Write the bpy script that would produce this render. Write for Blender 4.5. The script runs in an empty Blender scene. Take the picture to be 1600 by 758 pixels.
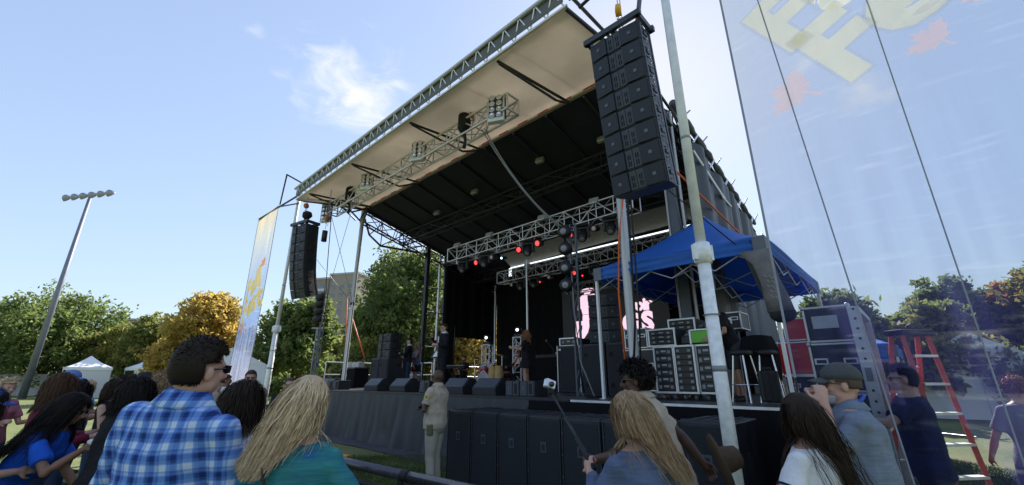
import bpy, bmesh, math, random
import numpy as np
from mathutils import Vector, Matrix, Euler, noise as mnoise
random.seed(7)
C = bpy.context.scene.collection
sc = bpy.context.scene
PI = math.pi
R = math.radians

# ---------------------------------------------------------------- camera
EYE = 1.65
PITCH = math.atan(214 / 655.0)
cam_d = bpy.data.cameras.new('camera')
cam_d.sensor_fit = 'HORIZONTAL'
cam_d.sensor_width = 36.0
cam_d.lens = 36.0 * 655.0 / 1600.0
cam_d.clip_start = 0.05
cam_d.clip_end = 5000
cam = bpy.data.objects.new('camera', cam_d)
cam.location = (0, 0, EYE)
cam.rotation_euler = (PI / 2 + PITCH, 0, 0)
C.objects.link(cam)
sc.camera = cam
sc.render.resolution_x = 1024
sc.render.resolution_y = 485

# ---------------------------------------------------------------- light
SUN_EL, SUN_AZ = R(38), R(22)          # azimuth clockwise from +Y (straight ahead)
w = bpy.data.worlds.new('World')
sc.world = w
w.use_nodes = True
nt = w.node_tree
nt.nodes.clear()
N = nt.nodes.new
out = N('ShaderNodeOutputWorld')
bg = N('ShaderNodeBackground')
sky = N('ShaderNodeTexSky')
sky.sky_type = 'NISHITA'
sky.sun_disc = False
sky.sun_elevation = SUN_EL
sky.sun_rotation = SUN_AZ
sky.air_density = 1.0
sky.dust_density = 0.3
sky.ozone_density = 1.6
sky.altitude = 50
bg.inputs['Strength'].default_value = 0.110
tc = N('ShaderNodeTexCoord')
# small soft clouds, fixed in the sky by direction
def sky_dir(X, Y, Z):
    return Vector((X, Y, Z)).normalized()
CLOUDS = [(sky_dir(-.386, .848, .676), 0.21, .92), (sky_dir(-.62, .80, .80), 0.05, .45), (sky_dir(.83, .83, .655), 0.10, 0.8), (sky_dir(.70, .83, .72), .07, .6),
          (sky_dir(-.9, -.6, .7), 0.16, .9), (sky_dir(.6, -.9, .8), 0.12, .9)]
mp = N('ShaderNodeMapping')
mp.inputs['Scale'].default_value = (7, 7, 13)
nt.links.new(tc.outputs['Generated'], mp.inputs['Vector'])
nz = N('ShaderNodeTexNoise')
nz.inputs['Scale'].default_value = 1.5
nz.inputs['Detail'].default_value = 9
nz.inputs['Roughness'].default_value = .58
nz.inputs['Distortion'].default_value = .5
nt.links.new(mp.outputs[0], nz.inputs['Vector'])
total = None
for d, rad, amt in CLOUDS:
    sub = N('ShaderNodeVectorMath'); sub.operation = 'SUBTRACT'
    nt.links.new(tc.outputs['Generated'], sub.inputs[0]); sub.inputs[1].default_value = d
    sq = N('ShaderNodeVectorMath'); sq.operation = 'MULTIPLY'
    nt.links.new(sub.outputs[0], sq.inputs[0]); sq.inputs[1].default_value = (1, 1, 1.7)
    ln = N('ShaderNodeVectorMath'); ln.operation = 'LENGTH'
    nt.links.new(sq.outputs[0], ln.inputs[0])
    mr = N('ShaderNodeMapRange')
    mr.inputs['From Min'].default_value = 0; mr.inputs['From Max'].default_value = rad
    mr.inputs['To Min'].default_value = amt; mr.inputs['To Max'].default_value = 0
    nt.links.new(ln.outputs['Value'], mr.inputs['Value'])
    if total is None:
        total = mr.outputs[0]
    else:
        m = N('ShaderNodeMath'); m.operation = 'MAXIMUM'
        nt.links.new(total, m.inputs[0]); nt.links.new(mr.outputs[0], m.inputs[1]); total = m.outputs[0]
ad = N('ShaderNodeMath'); ad.operation = 'MULTIPLY_ADD'
nt.links.new(total, ad.inputs[0]); ad.inputs[1].default_value = .5; ad.inputs[2].default_value = -.28
ad2 = N('ShaderNodeMath'); ad2.operation = 'ADD'
nt.links.new(nz.outputs['Fac'], ad2.inputs[0]); nt.links.new(ad.outputs[0], ad2.inputs[1])
cr = N('ShaderNodeMapRange'); cr.interpolation_type = 'SMOOTHSTEP'
cr.inputs['From Min'].default_value = .33; cr.inputs['From Max'].default_value = .84
cr.inputs['To Max'].default_value = .95
nt.links.new(ad2.outputs[0], cr.inputs['Value'])
lim = N('ShaderNodeMath'); lim.operation = 'MULTIPLY'
stp = N('ShaderNodeMapRange'); stp.inputs['From Min'].default_value = 0; stp.inputs['From Max'].default_value = .25
nt.links.new(total, stp.inputs['Value'])
nt.links.new(cr.outputs[0], lim.inputs[0]); nt.links.new(stp.outputs[0], lim.inputs[1])
hs = N('ShaderNodeHueSaturation'); hs.inputs['Saturation'].default_value = .80
nt.links.new(sky.outputs[0], hs.inputs['Color'])
lum = N('ShaderNodeVectorMath'); lum.operation = 'DOT_PRODUCT'
nt.links.new(hs.outputs[0], lum.inputs[0]); lum.inputs[1].default_value = (.25, .65, .10)
den = N('ShaderNodeMath'); den.operation = 'MULTIPLY_ADD'
nt.links.new(lum.outputs['Value'], den.inputs[0]); den.inputs[1].default_value = 1/2.6; den.inputs[2].default_value = 1
num = N('ShaderNodeVectorMath'); num.operation = 'SCALE'; num.inputs['Scale'].default_value = 1.4
nt.links.new(hs.outputs[0], num.inputs[0])
haz = N('ShaderNodeVectorMath'); haz.operation = 'DIVIDE'
nt.links.new(num.outputs[0], haz.inputs[0]); nt.links.new(den.outputs[0], haz.inputs[1])
mx = N('ShaderNodeMix'); mx.data_type = 'RGBA'
nt.links.new(lim.outputs[0], mx.inputs['Factor'])
nt.links.new(haz.outputs[0], mx.inputs['A'])
mx.inputs['B'].default_value = (3.1, 3.12, 3.1, 1)
nt.links.new(mx.outputs['Result'], bg.inputs['Color'])
nt.links.new(bg.outputs[0], out.inputs[0])

sun_d = bpy.data.lights.new('sun', 'SUN')
sun_d.energy = 3.0
sun_d.angle = R(0.5)
sun_d.color = (1, .95, .87)
sun = bpy.data.objects.new('sun', sun_d)
sdir = Vector((math.sin(SUN_AZ) * math.cos(SUN_EL), math.cos(SUN_AZ) * math.cos(SUN_EL), math.sin(SUN_EL)))
sun.rotation_euler = sdir.to_track_quat('Z', 'Y').to_euler()
sun.location = sdir * 60
C.objects.link(sun)
sc.view_settings.view_transform = 'Standard'
sc.view_settings.look = 'None'
sc.view_settings.exposure = 1.68
sc.view_settings.gamma = 1
sc.cycles.transparent_max_bounces = 16
sc.cycles.max_bounces = 6

# ---------------------------------------------------------------- frame of the stage
ANG = R(-43.4)
E1 = Vector((math.cos(ANG), math.sin(ANG), 0))
E2 = Vector((-math.sin(ANG), math.cos(ANG), 0))
def W(s, t, z=0):                       # stage coordinates (s along its front, t away) to world
    p = E1 * (s - 9.4) + E2 * t
    return Vector((p.x, p.y, z))

# ---------------------------------------------------------------- materials
MATS = {}
def mat(name, col, rough=.6, metal=0, var=.12, vs=6, bump=.0, bs=60, spec=.5, emit=None, es=1, stretch=(1, 1, 1), sss=0, coords='Object'):
    if name in MATS: return MATS[name]
    m = bpy.data.materials.new(name); m.use_nodes = True
    t = m.node_tree; b = t.nodes['Principled BSDF']
    b.inputs['Roughness'].default_value = rough
    b.inputs['Metallic'].default_value = metal
    b.inputs['Specular IOR Level'].default_value = spec
    if sss: b.inputs['Subsurface Weight'].default_value = sss; b.inputs['Subsurface Radius'].default_value = (.02, .008, .004)
    tc = t.nodes.new('ShaderNodeTexCoord'); mp = t.nodes.new('ShaderNodeMapping'); mp.inputs['Scale'].default_value = stretch
    t.links.new(tc.outputs[coords], mp.inputs[0])
    n = t.nodes.new('ShaderNodeTexNoise'); n.inputs['Scale'].default_value = vs; n.inputs['Detail'].default_value = 6
    t.links.new(mp.outputs[0], n.inputs['Vector'])
    ramp = t.nodes.new('ShaderNodeValToRGB')
    c = Vector(col[:3])
    lo = c * (1 - var); hi = c * (1 + var)
    ramp.color_ramp.elements[0].position = .3; ramp.color_ramp.elements[1].position = .7
    ramp.color_ramp.elements[0].color = (*lo, 1); ramp.color_ramp.elements[1].color = (*hi, 1)
    t.links.new(n.outputs['Fac'], ramp.inputs[0]); t.links.new(ramp.outputs[0], b.inputs['Base Color'])
    rr = t.nodes.new('ShaderNodeMapRange'); rr.inputs['To Min'].default_value = max(0, rough - .1); rr.inputs['To Max'].default_value = min(1, rough + .1)
    t.links.new(n.outputs['Fac'], rr.inputs['Value']); t.links.new(rr.outputs[0], b.inputs['Roughness'])
    if bump:
        n2 = t.nodes.new('ShaderNodeTexNoise'); n2.inputs['Scale'].default_value = bs; n2.inputs['Detail'].default_value = 4
        t.links.new(mp.outputs[0], n2.inputs['Vector'])
        bp = t.nodes.new('ShaderNodeBump'); bp.inputs['Strength'].default_value = bump; bp.inputs['Distance'].default_value = .02
        t.links.new(n2.outputs['Fac'], bp.inputs['Height']); t.links.new(bp.outputs[0], b.inputs['Normal'])
    if emit:
        b.inputs['Emission Color'].default_value = (*emit, 1); b.inputs['Emission Strength'].default_value = es
    MATS[name] = m
    return m
alu = mat('aluminium', (.70, .71, .73), .42, .85, .12, 9, .05, 80)
alu_d = mat('weathered aluminium', (.50, .51, .52), .5, .55, .22, 5, .1, 60)
polem = mat('mottled silver pole', (.80, .81, .80), .5, .1, .14, 14, .08, 90)
steel = mat('grey steel', (.22, .23, .25), .5, .6, .15, 8)
dark_steel = mat('dark steel', (.035, .037, .042), .5, .4, .2, 8)
black = mat('black plastic', (.012, .013, .016), .55, 0, .2, 20, .1, 150)
blk_paint = mat('textured black paint', (.021, .024, .029), .5, 0, .3, 10, .25, 220)
grille = mat('black grille foam', (.014, .017, .023), .75, 0, .3, 40, .4, 300)
subm = mat('scuffed black cabinet', (.019, .021, .026), .38, 0, .35, 5, .15, 120)
curt = mat('black curtain', (.008, .008, .009), .9, 0, .25, 3, .2, 40, spec=.15)
skirtm = mat('dark mesh skirt', (.045, .049, .056), .65, 0, .25, 2.5, .25, 90, stretch=(1, 1, .4))
canopym = mat('beige canopy fabric', (.62, .565, .48), .8, 0, .13, .7, .35, 5)
def translucent(m, f):
    t = m.node_tree; b = t.nodes['Principled BSDF']; tr = t.nodes.new('ShaderNodeBsdfTranslucent'); src = b.inputs['Base Color'].links[0].from_socket
    t.links.new(src, tr.inputs['Color']); mx = t.nodes.new('ShaderNodeMixShader'); mx.inputs[0].default_value = f
    t.links.new(b.outputs[0], mx.inputs[1]); t.links.new(tr.outputs[0], mx.inputs[2]); t.links.new(mx.outputs[0], t.nodes['Material Output'].inputs[0])
translucent(canopym, .5)
roofm = mat('dark roof lining', (.016, .018, .026), .75, 0, .3, 1.5, .1, 20)
whitep = mat('white paint', (.78, .78, .78), .4, 0, .05, 8)
redp = mat('red plastic', (.45, .03, .02), .5, 0, .1, 8)
orange = mat('orange strap webbing', (.75, .13, .025), .6, 0, .15, 12)
yellow = mat('yellow paint', (.75, .38, .03), .45, 0, .12, 10)
rubber = mat('black rubber', (.01, .01, .01), .7)
deckm = mat('worn stage deck', (.045, .048, .052), .4, 0, .45, 3, .1, 80)

# ---------------------------------------------------------------- helpers
class MB:
    def __init__(s): s.v = []; s.f = []
    def add(s, vs, fs):
        o = len(s.v); s.v += [tuple(v) for v in vs]; s.f += [tuple(i + o for i in f) for f in fs]; return s
    def box(s, c, d, rot=None, taper=1):
        hx, hy, hz = d[0] / 2, d[1] / 2, d[2] / 2
        vs = [Vector((x * hx * (taper if z > 0 else 1), y * hy * (taper if z > 0 else 1), z * hz)) for z in (-1, 1) for y in (-1, 1) for x in (-1, 1)]
        if rot is not None:
            M = rot if isinstance(rot, Matrix) else Euler(rot).to_matrix()
            vs = [M @ v for v in vs]
        vs = [v + Vector(c) for v in vs]
        return s.add(vs, [(0, 2, 3, 1), (4, 5, 7, 6), (0, 1, 5, 4), (2, 6, 7, 3), (0, 4, 6, 2), (1, 3, 7, 5)])
    def tube(s, pts, r, n=8, cap=True):
        pts = [Vector(p) for p in pts]
        if not hasattr(r, '__len__'): r = [r] * len(pts)
        rings = []; up = None
        for i, p in enumerate(pts):
            if i == 0: d = pts[1] - p
            elif i == len(pts) - 1: d = p - pts[i - 1]
            else: d = (pts[i + 1] - pts[i - 1])
            d.normalize()
            if up is None:
                up = Vector((0, 0, 1)) if abs(d.z) < .9 else Vector((1, 0, 0))
            x = up.cross(d); x.normalize(); y = d.cross(x); up = y.cross(x) * -1 if False else up
            rings.append([p + (x * math.cos(a) + y * math.sin(a)) * r[i] for a in [2 * PI * k / n for k in range(n)]])
        vs = [v for q in rings for v in q]; fs = []
        for i in range(len(pts) - 1):
            for k in range(n):
                a = i * n + k; b = i * n + (k + 1) % n
                fs.append((a, b, b + n, a + n))
        if cap:
            fs.append(tuple(range(n))[::-1]); fs.append(tuple(range((len(pts) - 1) * n, len(pts) * n)))
        return s.add(vs, fs)
    def cyl(s, a, b, r, n=12, r2=None): return s.tube([a, b], [r, r if r2 is None else r2], n)
    def rings(s, rs, cap=True):       # list of equal length rings
        n = len(rs[0]); vs = [v for q in rs for v in q]; fs = []
        for i in range(len(rs) - 1):
            for k in range(n):
                a = i * n + k; b = i * n + (k + 1) % n
                fs.append((a, b, b + n, a + n))
        if cap: fs.append(tuple(range(n))[::-1]); fs.append(tuple(range((len(rs) - 1) * n, len(rs) * n)))
        return s.add(vs, fs)
    def lathe(s, prof, c=(0, 0, 0), n=16, M=None):
        rs = []
        for r, z in prof:
            q = [Vector((r * math.cos(2 * PI * k / n), r * math.sin(2 * PI * k / n), z)) for k in range(n)]
            if M is not None: q = [M @ v for v in q]
            rs.append([v + Vector(c) for v in q])
        return s.rings(rs)
    def ell(s, c, r, M=None, n=12, m=8):
        prof = []
        rs = []
        for j in range(m + 1):
            a = -PI / 2 + PI * (j + .0) / m
            a = max(min(a, PI / 2 - .05), -PI / 2 + .05)
            q = [Vector((r[0] * math.cos(a) * math.cos(2 * PI * k / n), r[1] * math.cos(a) * math.sin(2 * PI * k / n), r[2] * math.sin(a))) for k in range(n)]
            if M is not None: q = [M @ v for v in q]
            rs.append([v + Vector(c) for v in q])
        return s.rings(rs)
    def prism(s, poly, y0, y1, axis='y'):   # polygon in xz extruded along y (or in xy along z, yz along x)
        n = len(poly)
        if axis == 'y': a = [(p[0], y0, p[1]) for p in poly]; b = [(p[0], y1, p[1]) for p in poly]
        elif axis == 'z': a = [(p[0], p[1], y0) for p in poly]; b = [(p[0], p[1], y1) for p in poly]
        else: a = [(y0, p[0], p[1]) for p in poly]; b = [(y1, p[0], p[1]) for p in poly]
        return s.add(a + b, [tuple(range(n))] + [tuple(range(n, 2 * n))[::-1]] + [(i, i + n, (i + 1) % n + n, (i + 1) % n) for i in range(n)])
    def grid(s, fn, nu, nv):
        vs = [fn(i / nu, j / nv) for j in range(nv + 1) for i in range(nu + 1)]
        return s.add(vs, [(j * (nu + 1) + i, j * (nu + 1) + i + 1, (j + 1) * (nu + 1) + i + 1, (j + 1) * (nu + 1) + i) for j in range(nv) for i in range(nu)])
    def mesh(s, name='mesh', smooth=False):
        me = bpy.data.meshes.new(name); me.from_pydata(s.v, [], s.f); me.validate()
        bm = bmesh.new(); bm.from_mesh(me); bmesh.ops.recalc_face_normals(bm, faces=bm.faces); bm.to_mesh(me); bm.free()
        if smooth: me.shade_smooth()
        return me
    def build(s, name, m, parent=None, smooth=False, bevel=0, solid=0):
        me = s.mesh(name, smooth); me.materials.append(m)
        o = bpy.data.objects.new(name, me); C.objects.link(o)
        if parent is not None: o.parent = parent
        if bevel:
            md = o.modifiers.new('bevel', 'BEVEL'); md.width = bevel; md.segments = 2; md.limit_method = 'ANGLE'
        if solid:
            md = o.modifiers.new('solid', 'SOLIDIFY'); md.thickness = solid
        return o
def tag(o, label, cat, group=None, kind=None):
    if label: o['label'] = label
    if cat: o['category'] = cat
    if group: o['group'] = group
    if kind: o['kind'] = kind
    return o
def empty(name, label, cat, loc, rz=0, group=None):
    o = bpy.data.objects.new(name, None); C.objects.link(o)
    o.empty_display_size = .1
    o.location = loc; o.rotation_euler = (0, 0, rz)
    return tag(o, label, cat, group)
def sthing(name, label, cat, s, t, z=0, yaw=0, group=None):
    return empty(name, label, cat, W(s, t, z), ANG + yaw, group)
def inst(me, name, parent, loc, rot=(0, 0, 0), scale=(1, 1, 1)):
    o = bpy.data.objects.new(name, me); C.objects.link(o); o.parent = parent
    o.location = loc
    if isinstance(rot, Matrix): o.rotation_euler = rot.to_euler()
    else: o.rotation_euler = rot
    o.scale = scale
    return o
def copy_tree(o, parent=None):
    c = o.copy(); C.objects.link(c)
    if parent is not None: c.parent = parent
    for ch in list(o.children): copy_tree(ch, c)
    return c
_rod = {}
def rod(parent, a, b, r, m, name='brace', n=6):
    """one straight member sharing a unit cylinder mesh"""
    key = (m.name, n)
    if key not in _rod:
        me = MB().cyl((0, 0, 0), (0, 0, 1), 1, n).mesh('rod', True); me.materials.append(m); _rod[key] = me
    a = Vector(a); b = Vector(b); d = b - a
    o = bpy.data.objects.new(name, _rod[key]); C.objects.link(o); o.parent = parent
    o.location = a; o.rotation_mode = 'QUATERNION'; o.rotation_quaternion = d.to_track_quat('Z', 'Y'); o.scale = (r, r, d.length)
    return o
def truss(parent, a, b, w, h, m, bay=.5, rc=.024, rb=.012, side=None, ends=True):
    """square box truss from a to b (centre line) in the parent's frame"""
    a = Vector(a); b = Vector(b); d = (b - a); L = d.length; d.normalize()
    side = Vector(side) if side is not None else d.cross(Vector((0, 0, 1))).normalized()
    up = side.cross(d).normalized()
    cs = [side * (sx * w / 2) + up * (sz * h / 2) for sx, sz in ((-1, -1), (1, -1), (1, 1), (-1, 1))]
    for c in cs: rod(parent, a + c, b + c, rc, m, 'chord', 8)
    nb = max(1, round(L / bay))
    for i in range(nb):
        p = a + d * (L * i / nb); q = a + d * (L * (i + 1) / nb)
        for f in range(4):
            c0, c1 = cs[f], cs[(f + 1) % 4]
            if i % 2: rod(parent, p + c0, q + c1, rb, m)
            else: rod(parent, p + c1, q + c0, rb, m)
            if i: rod(parent, p + c0, p + c1, rb, m)
    if ends:
        for e in (a, b):
            for f in range(4): rod(parent, e + cs[f], e + cs[(f + 1) % 4], rc * .9, m)
def cable(label, pts, r, m, cat='cable', name='cable', sag=0, n=6, group=None):
    pts = [Vector(p) for p in pts]
    if sag and len(pts) == 2:
        a, b = pts; pts = [a.lerp(b, k / 14) - Vector((0, 0, sag * 4 * (k / 14) * (1 - k / 14))) for k in range(15)]
    o0 = pts[0]
    o = MB().tube([p - o0 for p in pts], r, n).build(name, m, None, True); o.location = o0
    return tag(o, label, cat, group)
def text_mesh(body, size, offset=0, depth=0.002, spacing=1.0, shear=0):
    cu = bpy.data.curves.new('lettering', 'FONT'); cu.body = body; cu.size = size; cu.offset = offset; cu.extrude = depth
    cu.space_character = spacing; cu.shear = shear; cu.resolution_u = 3
    cu.align_x = 'CENTER'; cu.align_y = 'CENTER'
    o = bpy.data.objects.new('lettering', cu); C.objects.link(o)
    dg = bpy.context.evaluated_depsgraph_get()
    me = bpy.data.meshes.new_from_object(o.evaluated_get(dg))
    bpy.data.objects.remove(o); bpy.data.curves.remove(cu)
    return me
# ---------------------------------------------------------------- ground
def grass_mat():
    m = bpy.data.materials.new('grass ground'); m.use_nodes = True
    t = m.node_tree; b = t.nodes['Principled BSDF']; b.inputs['Roughness'].default_value = .9
    tc = t.nodes.new('ShaderNodeTexCoord')
    n = t.nodes.new('ShaderNodeTexNoise'); n.inputs['Scale'].default_value = .55; n.inputs['Detail'].default_value = 8
    n2 = t.nodes.new('ShaderNodeTexNoise'); n2.inputs['Scale'].default_value = 18; n2.inputs['Detail'].default_value = 6
    for q in (n, n2): t.links.new(tc.outputs['Object'], q.inputs['Vector'])
    a = t.nodes.new('ShaderNodeMath'); a.operation = 'MULTIPLY_ADD'; a.inputs[1].default_value = .5
    t.links.new(n2.outputs['Fac'], a.inputs[0])
    h = t.nodes.new('ShaderNodeMath'); h.operation = 'MULTIPLY'; h.inputs[1].default_value = .5
    t.links.new(n.outputs['Fac'], h.inputs[0]); t.links.new(h.outputs[0], a.inputs[2])
    r = t.nodes.new('ShaderNodeValToRGB'); e = r.color_ramp.elements
    e[0].position = .36; e[0].color = (.07, .10, .025, 1); e[1].position = .62; e[1].color = (.24, .21, .09, 1)
    k = e.new(.48); k.color = (.12, .155, .04, 1)
    t.links.new(a.outputs[0], r.inputs[0]); t.links.new(r.outputs[0], b.inputs['Base Color'])
    bp = t.nodes.new('ShaderNodeBump'); bp.inputs['Strength'].default_value = .8; bp.inputs['Distance'].default_value = .04
    t.links.new(n2.outputs['Fac'], bp.inputs['Height']); t.links.new(bp.outputs[0], b.inputs['Normal'])
    return m
grassm = grass_mat()
g = MB().add([(-1500, -300, 0), (1500, -300, 0), (1500, 2500, 0), (-1500, 2500, 0)], [(0, 1, 2, 3)]).build('grass_ground', grassm)
tag(g, 'trodden green and straw coloured grass field', None, None, 'structure')
bladem = mat('grass blades', (.085, .12, .03), .8, 0, .5, 1.2)
def blades(name, x0, x1, y0, y1, n, label, h=.06):
    rs = np.random.RandomState(3)
    P = np.stack([rs.uniform(x0, x1, n), rs.uniform(y0, y1, n), np.zeros(n)], 1)
    a = rs.uniform(0, 6.28, n); wd = .006; H = h * rs.uniform(.4, 1.2, n)
    dx = np.stack([np.cos(a), np.sin(a), np.zeros(n)], 1) * wd
    tip = P + np.stack([rs.normal(0, .02, n), rs.normal(0, .02, n), H], 1)
    V = np.stack([P - dx, P + dx, tip], 1).reshape(-1, 3)
    me = bpy.data.meshes.new(name); me.from_pydata(V.tolist(), [], np.arange(3 * n).reshape(-1, 3).tolist()); me.materials.append(bladem)
    o = bpy.data.objects.new(name, me); C.objects.link(o)
    return tag(o, label, None, None, 'stuff')
blades('grass_tufts', -5, -.4, 5.0, 10.5, 45000, 'short grass between the barricade and the stage skirt')
blades('grass_tufts', 3.2, 9.5, 3.6, 11, 60000, 'short grass behind the right banner near the ladder')
blades('grass_tufts', -7, 0, 3.0, 7.5, 30000, 'short grass under the crowd along the barricade')
matm = mat('grey ground sheet', (.06, .065, .075), .7, 0, .25, 2, .3, 12)
o = MB().grid(lambda u, v: (-9.2 + 12.2 * u, 5.75 + .9 * v + .1 * math.sin(9 * u + 2), .012 + .012 * math.sin(23 * u + 7 * v) ** 2), 60, 6).build('ground_sheet', matm, None, True)
o.location = W(0, 0); o.rotation_euler = (0, 0, ANG)
tag(o, 'grey plastic ground sheet laid along the foot of the stage skirt', None, None, 'structure')

# ---------------------------------------------------------------- trees
def leaf_mat(name, a, b_, c):
    m = bpy.data.materials.new(name); m.use_nodes = True
    t = m.node_tree; b = t.nodes['Principled BSDF']; b.inputs['Roughness'].default_value = .6
    b.inputs['Specular IOR Level'].default_value = .3
    g = t.nodes.new('ShaderNodeNewGeometry')
    r = t.nodes.new('ShaderNodeValToRGB'); e = r.color_ramp.elements
    e[0].position = 0; e[0].color = (*a, 1); e[1].position = 1; e[1].color = (*c, 1)
    k = e.new(.5); k.color = (*b_, 1)
    n = t.nodes.new('ShaderNodeTexNoise'); n.inputs['Scale'].default_value = .55; n.inputs['Detail'].default_value = 3
    tc = t.nodes.new('ShaderNodeTexCoord'); t.links.new(tc.outputs['Object'], n.inputs['Vector'])
    ad = t.nodes.new('ShaderNodeMath'); ad.operation = 'MULTIPLY_ADD'; ad.inputs[1].default_value = .45
    t.links.new(g.outputs['Random Per Island'], ad.inputs[0])
    sb = t.nodes.new('ShaderNodeMapRange'); sb.inputs['From Min'].default_value = .32; sb.inputs['From Max'].default_value = .68; sb.inputs['To Max'].default_value = .55
    t.links.new(n.outputs['Fac'], sb.inputs['Value']); t.links.new(sb.outputs[0], ad.inputs[2])
    t.links.new(ad.outputs[0], r.inputs[0]); t.links.new(r.outputs[0], b.inputs['Base Color'])
    tr = t.nodes.new('ShaderNodeBsdfTranslucent'); br = t.nodes.new('ShaderNodeVectorMath'); br.operation = 'SCALE'; br.inputs['Scale'].default_value = 1.8; t.links.new(r.outputs[0], br.inputs[0]); t.links.new(br.outputs[0], tr.inputs['Color'])
    mx = t.nodes.new('ShaderNodeMixShader'); mx.inputs[0].default_value = .5
    t.links.new(b.outputs[0], mx.inputs[1]); t.links.new(tr.outputs[0], mx.inputs[2])
    t.links.new(mx.outputs[0], t.nodes['Material Output'].inputs[0])
    return m
LG = leaf_mat('green leaves', (.055, .085, .025), (.11, .15, .042), (.22, .235, .08))
LY = leaf_mat('yellow leaves', (.26, .21, .06), (.38, .29, .07), (.36, .20, .06))
LM = leaf_mat('turning leaves', (.08, .11, .03), (.17, .19, .05), (.34, .26, .07))
LR = leaf_mat('russet leaves', (.08, .11, .03), (.16, .16, .04), (.34, .14, .05))
bark = mat('bark', (.10, .075, .055), .9, 0, .3, 6, .6, 14, stretch=(1, 1, .25))
def tree(label, x, y, h, r, lm, base=.22, n=14000, leaf=.16, seed=1, lobes=14, cat='tree', group='trees round the field', squash=1.0):
    rs = np.random.RandomState(seed); rnd = random.Random(seed)
    o = empty('broadleaf_tree', label, cat, (x, y, 0), rnd.uniform(0, 6), group)
    tr = MB(); hz = h * base
    top = Vector((rnd.uniform(-.3, .3), rnd.uniform(-.3, .3), h * .8))
    tr.tube([(0, 0, -.1), (.03 * h * .2, 0, hz * .6), (0, .1, hz), top * .6 + Vector((0, 0, 0)), top], [h * .028, h * .021, h * .018, h * .011, h * .003], 8)
    ctr = []
    for k in range(lobes):
        a = 2.4 * k + rnd.uniform(-.5, .5)
        f = (k + .5) / lobes
        z = hz + (h - hz) * (.12 + .80 * f)
        env = math.sin(PI * min(1, (.20 + .8 * f)) ** .9) ** .55
        rr = r * env * rnd.uniform(.42, .78)
        c = Vector((math.cos(a) * rr, math.sin(a) * rr, z)); ctr.append((c, r * rnd.uniform(.26, .42)))
        st = Vector((0, 0, max(hz * .8, z - h * .22)))
        tr.tube([st, st.lerp(c, .5) + Vector((0, 0, .03 * h)), c], [h * .009, h * .006, h * .002], 5)
    for k in range(int(lobes * .6)):
        ctr.append((Vector((rnd.gauss(0, r * .25), rnd.gauss(0, r * .25), hz + (h - hz) * rnd.uniform(.2, .85))), r * rnd.uniform(.25, .4)))
    tr.build('trunk', bark, o, True)
    # leaves clustered in twig clumps near the surface of each lobe
    wts = np.array([q[1] ** 2 for q in ctr]); wts /= wts.sum()
    nc = max(60, n // 26)
    idx = rs.choice(len(ctr), nc, p=wts)
    cc = np.array([[*q[0]] for q in ctr])[idx]; cr_ = np.array([q[1] for q in ctr])[idx]
    d = rs.normal(size=(nc, 3)); d /= np.linalg.norm(d, axis=1)[:, None]
    clump = cc + d * (cr_ * rs.uniform(.55, 1.12, nc))[:, None] * np.array([1, 1, .85 * squash])
    rep = 26
    P = np.repeat(clump, rep, 0) + rs.normal(size=(nc * rep, 3)) * (r * .055)
    m = len(P)
    u = rs.normal(size=(m, 3)); u /= np.linalg.norm(u, axis=1)[:, None]
    v = np.cross(u, rs.normal(size=(m, 3))); v /= np.linalg.norm(v, axis=1)[:, None]
    s = leaf * rs.uniform(.6, 1.3, m)[:, None]
    V = np.stack([P - u * s, P - v * s * .5 + u * s * .1, P + u * s, P + v * s * .5 + u * s * .1], 1).reshape(-1, 3)
    me = bpy.data.meshes.new('crown'); me.vertices.add(len(V)); me.vertices.foreach_set('co', V.ravel())
    me.loops.add(4 * m); me.loops.foreach_set('vertex_index', np.arange(4 * m)); me.polygons.add(m)
    me.polygons.foreach_set('loop_start', np.arange(0, 4 * m, 4)); me.polygons.foreach_set('loop_total', np.full(m, 4)); me.update(calc_edges=True)
    me.materials.append(lm)
    c = bpy.data.objects.new('crown', me); C.objects.link(c); c.parent = o
    return o
tree('large round green tree behind the floodlight pole at far left', -52.5, 49, 10.2, 7.4, LG, n=20000, leaf=.24, seed=2, lobes=20)
tree('dense green tree just behind the stage left wing, tallest of the trees', -7.4, 30, 10.6, 4.9, LG, n=34000, leaf=.17, seed=9, lobes=26, base=.14)
tree('green tree between the left banner and the apartment tower', -15.4, 31, 7.2, 3.2, LG, n=20000, leaf=.17, seed=4, lobes=16)
tree('bright golden yellow tree rising behind the left banner', -27.0, 38, 8.6, 3.9, LY, n=24000, leaf=.19, seed=5, lobes=18)
tree('yellow-green tree behind the white canopy peaks', -39.5, 48, 8.0, 4.2, LM, n=17000, leaf=.2, seed=6, lobes=16)
tree('dark green tree left of the golden tree', -34.5, 50, 9.2, 3.4, LG, n=16000, leaf=.2, seed=7, lobes=14)
tree('low turning tree right of the floodlight pole', -45.5, 50, 7.4, 3.8, LM, n=14000, leaf=.2, seed=8, lobes=14)
tree('small turning tree in front of the apartment tower', -17.4, 44, 5.2, 3.8, LM, n=14000, leaf=.19, seed=18, lobes=14)
tree('sunlit yellow tree seen through the opening of the stage side curtain', -3.0, 31, 6.6, 4.4, LY, n=16000, leaf=.18, seed=10, lobes=14)
tree('yellow-green bush low behind the stage steps', -8.4, 26, 3.6, 2.6, LM, n=10000, leaf=.13, seed=11, lobes=10, base=.1)
tree('dark green tree behind the road cases, seen through the right banner', 16.6, 21.5, 5.7, 2.5, LG, n=26000, leaf=.17, seed=12, lobes=18)
tree('dark tree with open lower branches near the orange ladder', 20.3, 20.5, 5.0, 2.3, LM, n=17000, leaf=.17, seed=13, lobes=16)
tree('russet topped tree at the right edge of the field', 27.6, 21.5, 7.0, 2.9, LR, n=24000, leaf=.18, seed=14, lobes=18)
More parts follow.
